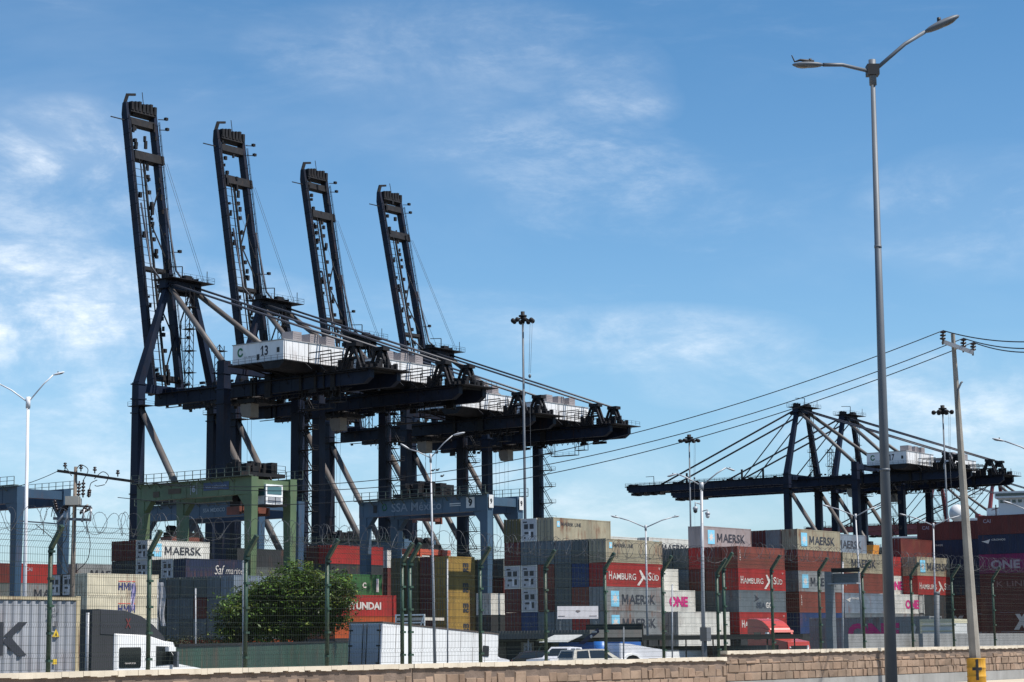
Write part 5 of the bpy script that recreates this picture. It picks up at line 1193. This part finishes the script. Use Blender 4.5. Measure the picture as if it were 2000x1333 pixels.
o = G(1092, 150); th = thing('food_kiosk', (o.x, o.y, -.4), 'blue kiosk with a pale awning and a lifted dark blue flap', 'kiosk', -A)
m = MB(); m.box(0, 5.4, 0, 2.6, 0, 2.05); m.build('body', mat('kiosk_blue', (.025, .11, .36), .5, 0, .12, .6, .1), th)
m = MB(); m.prism([(-1.6, 2.05), (.3, 2.55), (.3, 2.6), (-1.6, 2.1)], 'x', -.6, 1.9); m.build('awning', mat('pale_awning_sheet', (.45, .45, .42), .6, 0, .1, 1), th)
m = MB().use(mat('dark_blue_flap', (.012, .018, .07), .5)); m.add([(1.9, -.3, 1.95), (2.4, -.3, 1.9), (4.0, -.6, 2.75), (3.9, -.6, 3.05)], [(0, 1, 2, 3)]); m.add([(1.9, -.26, 1.95), (2.4, -.26, 1.9), (4.0, -.56, 2.75), (3.9, -.56, 3.05)], [(3, 2, 1, 0)]); m.use(WINK()); m.ell((3.25, -.5, 2.45), (.12, .03, .12)); m.box(3.4, 3.8, -.62, -.60, 2.72, 2.84); m.build('lifted_flap', None, th)
m = MB(); m.box(3.2, 3.9, -.03, -.001, 1.1, 1.7); m.build('window', GLASS(), th)
m = MB(); m.box(.15, .9, -.03, -.001, .9, 1.8); m.build('door', mat('kiosk_mid_blue', (.03, .11, .3), .5), th)
# long dark canopy beam on posts
o = G(1182, 176); th = thing('truck_canopy', (o.x, o.y, -.4), 'long low dark canopy beam on thin posts before the container blocks', 'canopy', -A + .62)
m = MB(); m.box(-1, 16.8, 0, 6, 2.15, 2.55); m.build('roof', mat('dark_canopy_paint', (.018, .02, .018), .7), th)
for k in range(8): m = MB(); m.tube([(k * 2.3, .3, 0), (k * 2.3, .3, 2.15)], .06, 8); m.build('post', mat('dark_canopy_paint', (.018, .02, .018), .7), th)
o = G(1130, 172); th = thing('shade_net_screen', (o.x, o.y, -.4), 'dark shade screen beside the kiosk under the star containers', 'screen', -A)
m = MB(); m.box(.8, 6.4, 0, .06, 2.0, 3.5); m.build('cloth', mat('dark_shade_net', (.03, .033, .032), .9, 0, .2, 2), th)
for x in (.8, 3.6, 6.4): m = MB(); m.box(x - .04, x + .04, .062, .14, 0, 3.5); m.build('post', DARK(), th)
o = G(1250, 182); container((o.x, o.y, -.4 - 1.2), 'G:f', CL, -A - math.pi / 2 + .1, 'low dark green container body beneath the canopy beam', 'containers in the far rows')
# white banner sign on posts
o = G(1090, 205); th = thing('banner_sign', (o.x, o.y, -.4), 'white rectangular banner sign in front of the container ends', 'banner', .3); th.scale = (.86, 1, 1)
m = MB(); m.box(0, 5.0, 0, .08, 4.35, 5.6); m.build('banner', mat('banner_cloth', (.66, .63, .64), .7, 0, .05), th)
m = MB(); m.prism([(2.2, 5.1), (2.5, 4.95), (2.8, 5.1), (2.7, 5.2), (2.3, 5.2)], 'y', -.02, -.001); m.box(.1, .9, -.02, -.001, 4.6, 4.66); m.box(3.9, 4.8, -.02, -.001, 4.6, 4.66); m.build('lettering', GINK(), th)
for x in (.3, 4.7): m = MB(); m.box(x, x + .1, .085, .18, 0, 5.5); m.build('post', GALV(), th)
# cabinet on a post, square column with sign arm, thin posts
o = G(1380, 120); th = thing('control_cabinet', (o.x, o.y, -.4), 'grey control cabinet raised on a post near the double fence post', 'cabinet')
m = MB(); m.box(-.30, .05, -.25, .25, 2.05, 2.85); m.build('door', mat('cabinet_dark_grey', (.07, .072, .078), .5), th); m = MB(); m.box(.052, .30, -.25, .25, 2.05, 2.84); m.build('body', mat('cabinet_grey', (.28, .28, .28), .5), th); m = MB(); m.box(-.12, .06, -.1, .1, 0, 2.05); m.build('post', GALV(), th)
o = G(1627, 96); th = thing('sign_gantry', (o.x, o.y, -.4), 'grey square steel column with an angled sign panel near its top', 'sign post', -A)
m = MB(); m.box(-.17, .17, -.17, .17, 0, 5.2); m.build('column', mat('column_grey', (.16, .175, .19), .5, .1, .1, 2), th)
m = MB(); m.box(.15, 1.6, -.1, -.02, 5.15, 5.35); m.build('arm', DARK(), th); m = MB().use(mat('sign_back_grey', (.10, .11, .12), .5)); m.box(.05, 1.5, -.02, .12, 4.65, 5.1); m.use(GALVL()).box(.05, 1.55, -.3, .12, 4.6, 4.66); m.build('panel', None, th)
for (px, y0, D, lab) in ((1646, 1098, 105, 'thin pale post just right of the square grey column'), (1313, 1143, 120, 'thin grey post in front of the magenta lettered container'), (874, 1093, 118, 'thin pale post in front of the mustard containers'), (1578, 1262, 90, 'short white post behind the wall near the red truck'), (1830, 1160, 88, 'pale grey concrete post standing before the dark stack'), (382, 1150, 130, 'thin pale post left of the leafy tree'), (1218, 1225, 110, 'thin dark post with a small plate beside the utility truck'), (477, 1098, 62, 'weathered grey post directly behind the fence post near the tree')):
    b = G(px, D); t_ = P(px, y0, D) - b; r = {1830: .12, 477: .06, 1218: .04}.get(px, .045); m = MB(); m.tube([(0, 0, 0), (t_.x, 0, t_.z)], r, 8); m.box(-r * 1.5, r * 1.5, -r * 1.5, r * 1.5, 0, .05); m.ell((t_.x, 0, t_.z), (r * 1.2, r * 1.2, r * .8), 8, 5)
    o = m.build('thin_post', GALV() if px in (1218, 1830) else GALVL()); o.location = b; tag(o, lab, 'post')
# dark green tipper side / barrier left of the white trailer
a_ = G(345, 78); b_ = G(688, 158)
th = thing('metal_barrier', a_, 'long dark green sheet metal barrier under the trees', 'barrier')
d = b_ - a_; d.z = 0; L = d.length; q = d.normalized(); nrm = Vector((q.y, -q.x, 0)); m = MB(); n = int(L / 1.2)
for i in range(n):
    z = 2.15 + (2.3 - 2.15) * i / n; p0, p1 = q * (L * i / n + .003), q * (L * (i + 1) / n - .003)
    p0, p1 = p0 - Vector((0, 0, .7)), p1 - Vector((0, 0, .7)); z += .7; m.add([p0, p1, p1 + Vector((0, 0, z)), p0 + Vector((0, 0, z)), p0 - nrm * .06, p1 - nrm * .06, p1 - nrm * .06 + Vector((0, 0, z)), p0 - nrm * .06 + Vector((0, 0, z))], [(0, 1, 2, 3), (7, 6, 5, 4), (3, 2, 6, 7), (0, 3, 7, 4), (1, 5, 6, 2)])
m.build('sheeting', mat('dark_green_sheet', (.018, .05, .03), .6, 0, .3, .6, .35, streak=.4), th)
m = MB()
for i in range(0, n, 2): p0 = q * (L * i / n); m.beam(p0 - nrm * .14, p0 - nrm * .14 + Vector((0, 0, 2.0)), .08)
m.beam(Vector((0, 0, 2.12)), d + Vector((0, 0, 2.3)), .10, .10); m.build('frame', DARK(), th)
# concrete barrier walls at the right
for (pa, pb, D0, D1, zt, lab) in ((1655, 1800, 108, 122, 2.35, 'pale grey concrete barrier below the big magenta lettered trailer'), (1801, 2060, 118, 148, 2.35, 'pale grey concrete barrier running right from the big lamp pole')):
    a_, b_ = G(pa, D0), G(pb, D1); d = b_ - a_; m = MB(); L = d.length; n = max(2, int(L / 3)); q = d.normalized()
    for i in range(n):
        m.beam(q * (L * i / n + .01) + Vector((0, 0, zt / 2)), q * (L * (i + 1) / n - .01) + Vector((0, 0, zt / 2)), .25, zt)
    o = m.build('concrete_barrier', CONC()); o.location = a_; tag(o, lab, 'barrier')
# large grey container on a trailer, long side in shade with big magenta letters
o = G(1583, 192); th = thing('container_trailer', (o.x, o.y, -.4), 'long grey container on a trailer with big magenta letters, in shade', 'trailer', -A - math.pi / 2)
th2 = th; chassis(th, 12.2, 0, (1.4, 2.7, 10.6), 1.18)
# container local: +x face towards the camera side (-r), y along +g
sh2, fr2, _d = container_meshes(CL, 'd'); inst('shell', sh2, th, (0, 0, 1.2), m=cmat('g')); inst('frame', fr2, th, (0, 0, 1.2), m=cmat('g'))
m = MB().use(MINK()); m.text('ONE', (.014, 4.0, 1.75), YV, ZV, 1.75, 5.2, .06); m.use(WINK()); m.prism([(10.3, 2.6), (10.55, 3.3), (10.9, 3.1), (10.7, 2.6), (10.9, 2.2), (10.4, 2.2)], 'x', .01, .014); m.build('lettering', None, th)
# small yellow-white livestock style trailer
o = G(1800, 150); th = thing('small_trailer', (o.x, o.y, -.4), 'small cream framed trailer with ribbed panels before the dark stack', 'trailer', -A + .25)
m = MB().use(mat('cream_trailer_frame', (.6, .55, .38), .5, 0, .1)); m.box(0, 2.5, 0, 5, 3.15, 3.45)
for z in (2.25, 2.55, 2.95): m.box(0, 2.5, -.06, -.001, z, z + .1)
for x in (0, 1.2, 2.4): m.box(x, x + .1, -.09, -.061, 2.2, 3.4)
m.build('frame', None, th); m = MB(); m.box(.02, 2.48, .01, 4.9, 2.2, 3.149); m.build('panel', mat('white_slats', (.58, .58, .56), .5), th); m = MB(); m.box(.2, 2.3, 0, 5, .8, 2.19); m.build('bed', GALV(), th); wheel(th, .3, .8, .45, .3, 1); wheel(th, 2.2, .8, .45, .3, -1)
# open-sided white truck body behind the fence near the maroon ends
o = G(772, 215); th = thing('stake_body_trailer', (o.x, o.y, -.4), 'open framed white trailer body left of the mustard containers', 'trailer', -A + .25); m = MB()
for z0 in (2.9, 4.15, 4.95): m.box(0, 3.4, -.05, .05, z0, z0 + .14)
for x in (0, 3.3): m.box(x, x + .12, -.04, .06, 1.6, 5.05)
m.beam((.1, 0, 2.95), (.9, 0, 4.2), .1); m.beam((2.6, 0, 2.95), (3.3, 0, 4.9), .1); m.build('frame', WPAINT(), th)
m = MB(); m.box(.15, 3.25, .3, .4, 3.0, 4.1); m.build('bundle', mat('brown_cargo', (.10, .07, .05), .9, 0, .4, 4), th); m = MB(); m.box(.1, 3.3, .02, 5, 4.45, 4.75); m.build('tarp', mat('pale_tarp', (.5, .45, .38), .7), th); m = MB(); m.box(0, 3.4, -.1, 6, 1.9, 2.7); m.build('bed', mat('navy_bed', (.02, .03, .06), .6), th)
for x in (.4, 3.0): wheel(th, x, 1.2, .5, .35, 1)
# flags hanging by the cream containers
for i, (px, y0, y1, w, D, col, lab) in enumerate(((256, 1140, 1192, 8, 150, (.45, .38, .60), 'thin pale violet flag hanging before the cream containers'), (308, 1138, 1222, 11, 140, (.36, .36, .38), 'long grey and white flag hanging right of the cream containers'))):
    b = G(px, D); s_ = 4000 / D; top = P(px, y0, D) - b; th = thing('hanging_flag', b, lab, 'flag'); m = MB(); m.tube([(0, 0, 0), (top.x, 0, top.z + .2)], .035, 6); m.build('pole', GALVL(), th)
    m = MB(); H_ = (y1 - y0) / s_; wd = w / s_; n = 14; vs = []; 
    for k in range(n + 1):
        for j in range(5): t_ = k / n; vs.append((top.x + wd * j / 4 * (1 + .3 * math.sin(t_ * 6)) + i * t_ * .25, .08 * math.sin(j * 2.2 + t_ * 7), top.z - H_ * t_))
    m.add(vs, [(k * 5 + j, k * 5 + j + 1, (k + 1) * 5 + j + 1, (k + 1) * 5 + j) for k in range(n) for j in range(4)], True); m.build('cloth', mat('flag_cloth_%d' % i, col, .8, 0, .25, 2), th)
# ---------------------------------------------------------------- ships beyond the quay
m_hr = mat('ship_red_hull', (.07, .014, .018), .6, 0, .2, .05, .4); m_sw = mat('ship_white_paint', (.55, .56, .57), .5, 0, .06, .1, .2)
def ship(px, D, yaw, L, zh, label, house_at, hw, hh, m_hull, deckgear=10):
    o = G(px, D); th = thing('cargo_ship', (o.x, o.y, -1), label, 'ship', yaw)
    m = MB(); m.prism([(0, 0), (L - 12, 0), (L, 7), (L - 12, 14), (0, 14)], 'z', 0, zh); m.build('hull', m_hull, th)
    m = MB(); m.box(0, L - 12, -.2, -.001, zh - 1.6, zh - .2); m.box(house_at, house_at + hw, 2, 13, zh, zh + hh); m.box(house_at - 1, house_at + hw + 1, 0, 14, zh + hh, zh + hh + 2.2); s = m.build('deckhouse', m_sw, th)
    w = MB()
    for k in range(int(hw / 2)): w.box(house_at + .6 + k * 2, house_at + 1.8 + k * 2, 1.9, 1.999, zh + hh - 1.6, zh + hh - .6)
    w.box(house_at - .6, house_at + hw + .6, -.06, -.001, zh + hh + .6, zh + hh + 1.6); w.build('window', GLASS(), s)
    rn = random.Random(px); 
    g_ = MB()
    for k in range(deckgear):
        x = rn.uniform(4, L - 16); h_ = rn.uniform(1.5, 6); g_.beam((x, 5, zh), (x, 5, zh + h_), .35); g_.beam((x - 1.5, 5, zh + h_ * .6), (x + 1.5, 5, zh + h_ * .8), .25); g_.box(x - .8, x + 1.2, 4, 7, zh, zh + rn.uniform(.6, 2))
    g_.build('deck_gear', mat('ship_gear_red', (.14, .03, .03), .6, 0, .3, .5), th)
ship(1395, 820, -.25, 95, 33, 'dark red ship hull seen between the legs of the crane numbered 17', 58, 10, 3, m_hr, 16)
ship(1686, 800, -.30, 60, 36.5, 'red and white ship behind the distant gantry, right of the crane leg', 12, 22, 3.0, mat('ship_dark_red', (.14, .02, .03), .6, 0, .2, .1), 8)
ship(1905, 700, -.35, 60, 43, 'pale grey ship bridge rising behind the tall dark stack', 9.5, 40, 6.5, m_sw, 3)
# white dome on the ship
o = P(1870, 1003, 640); m = MB(); m.ell((0, 0, 0), (2.6, 2.6, 2.8), 16, 10); m.tube([(0, 0, -8), (0, 0, -1.5)], 1.2, 10); oo = m.build('radar_dome', m_sw); oo.location = o; tag(oo, 'white radar dome peeking above the tall dark stack', 'radar dome')
# orange reach stacker boom behind the pale steel blue containers
o = G(1600, 380); th = thing('reach_stacker', (o.x, o.y, -.4), 'orange and red container handler beyond the beige container', 'container handler', -A)
m = MB().use(mat('stacker_orange', (.62, .24, .03), .5, 0, .15, .3)); m.box(3, 10, 0, 3, 17.3, 18.8); m.prism([(6, 14), (11.5, 16), (12, 18.9), (9, 18.9)], 'y', -.3, 2); m.build('boom_head', None, th)
m = MB().use(mat('stacker_red', (.20, .035, .03), .5, 0, .2, .3)); m.box(-2, 9.4, 3.1, 5, 14, 18.4); m.box(0, 8, 3.2, 6, 0, 13.9); m.build('mast', None, th)
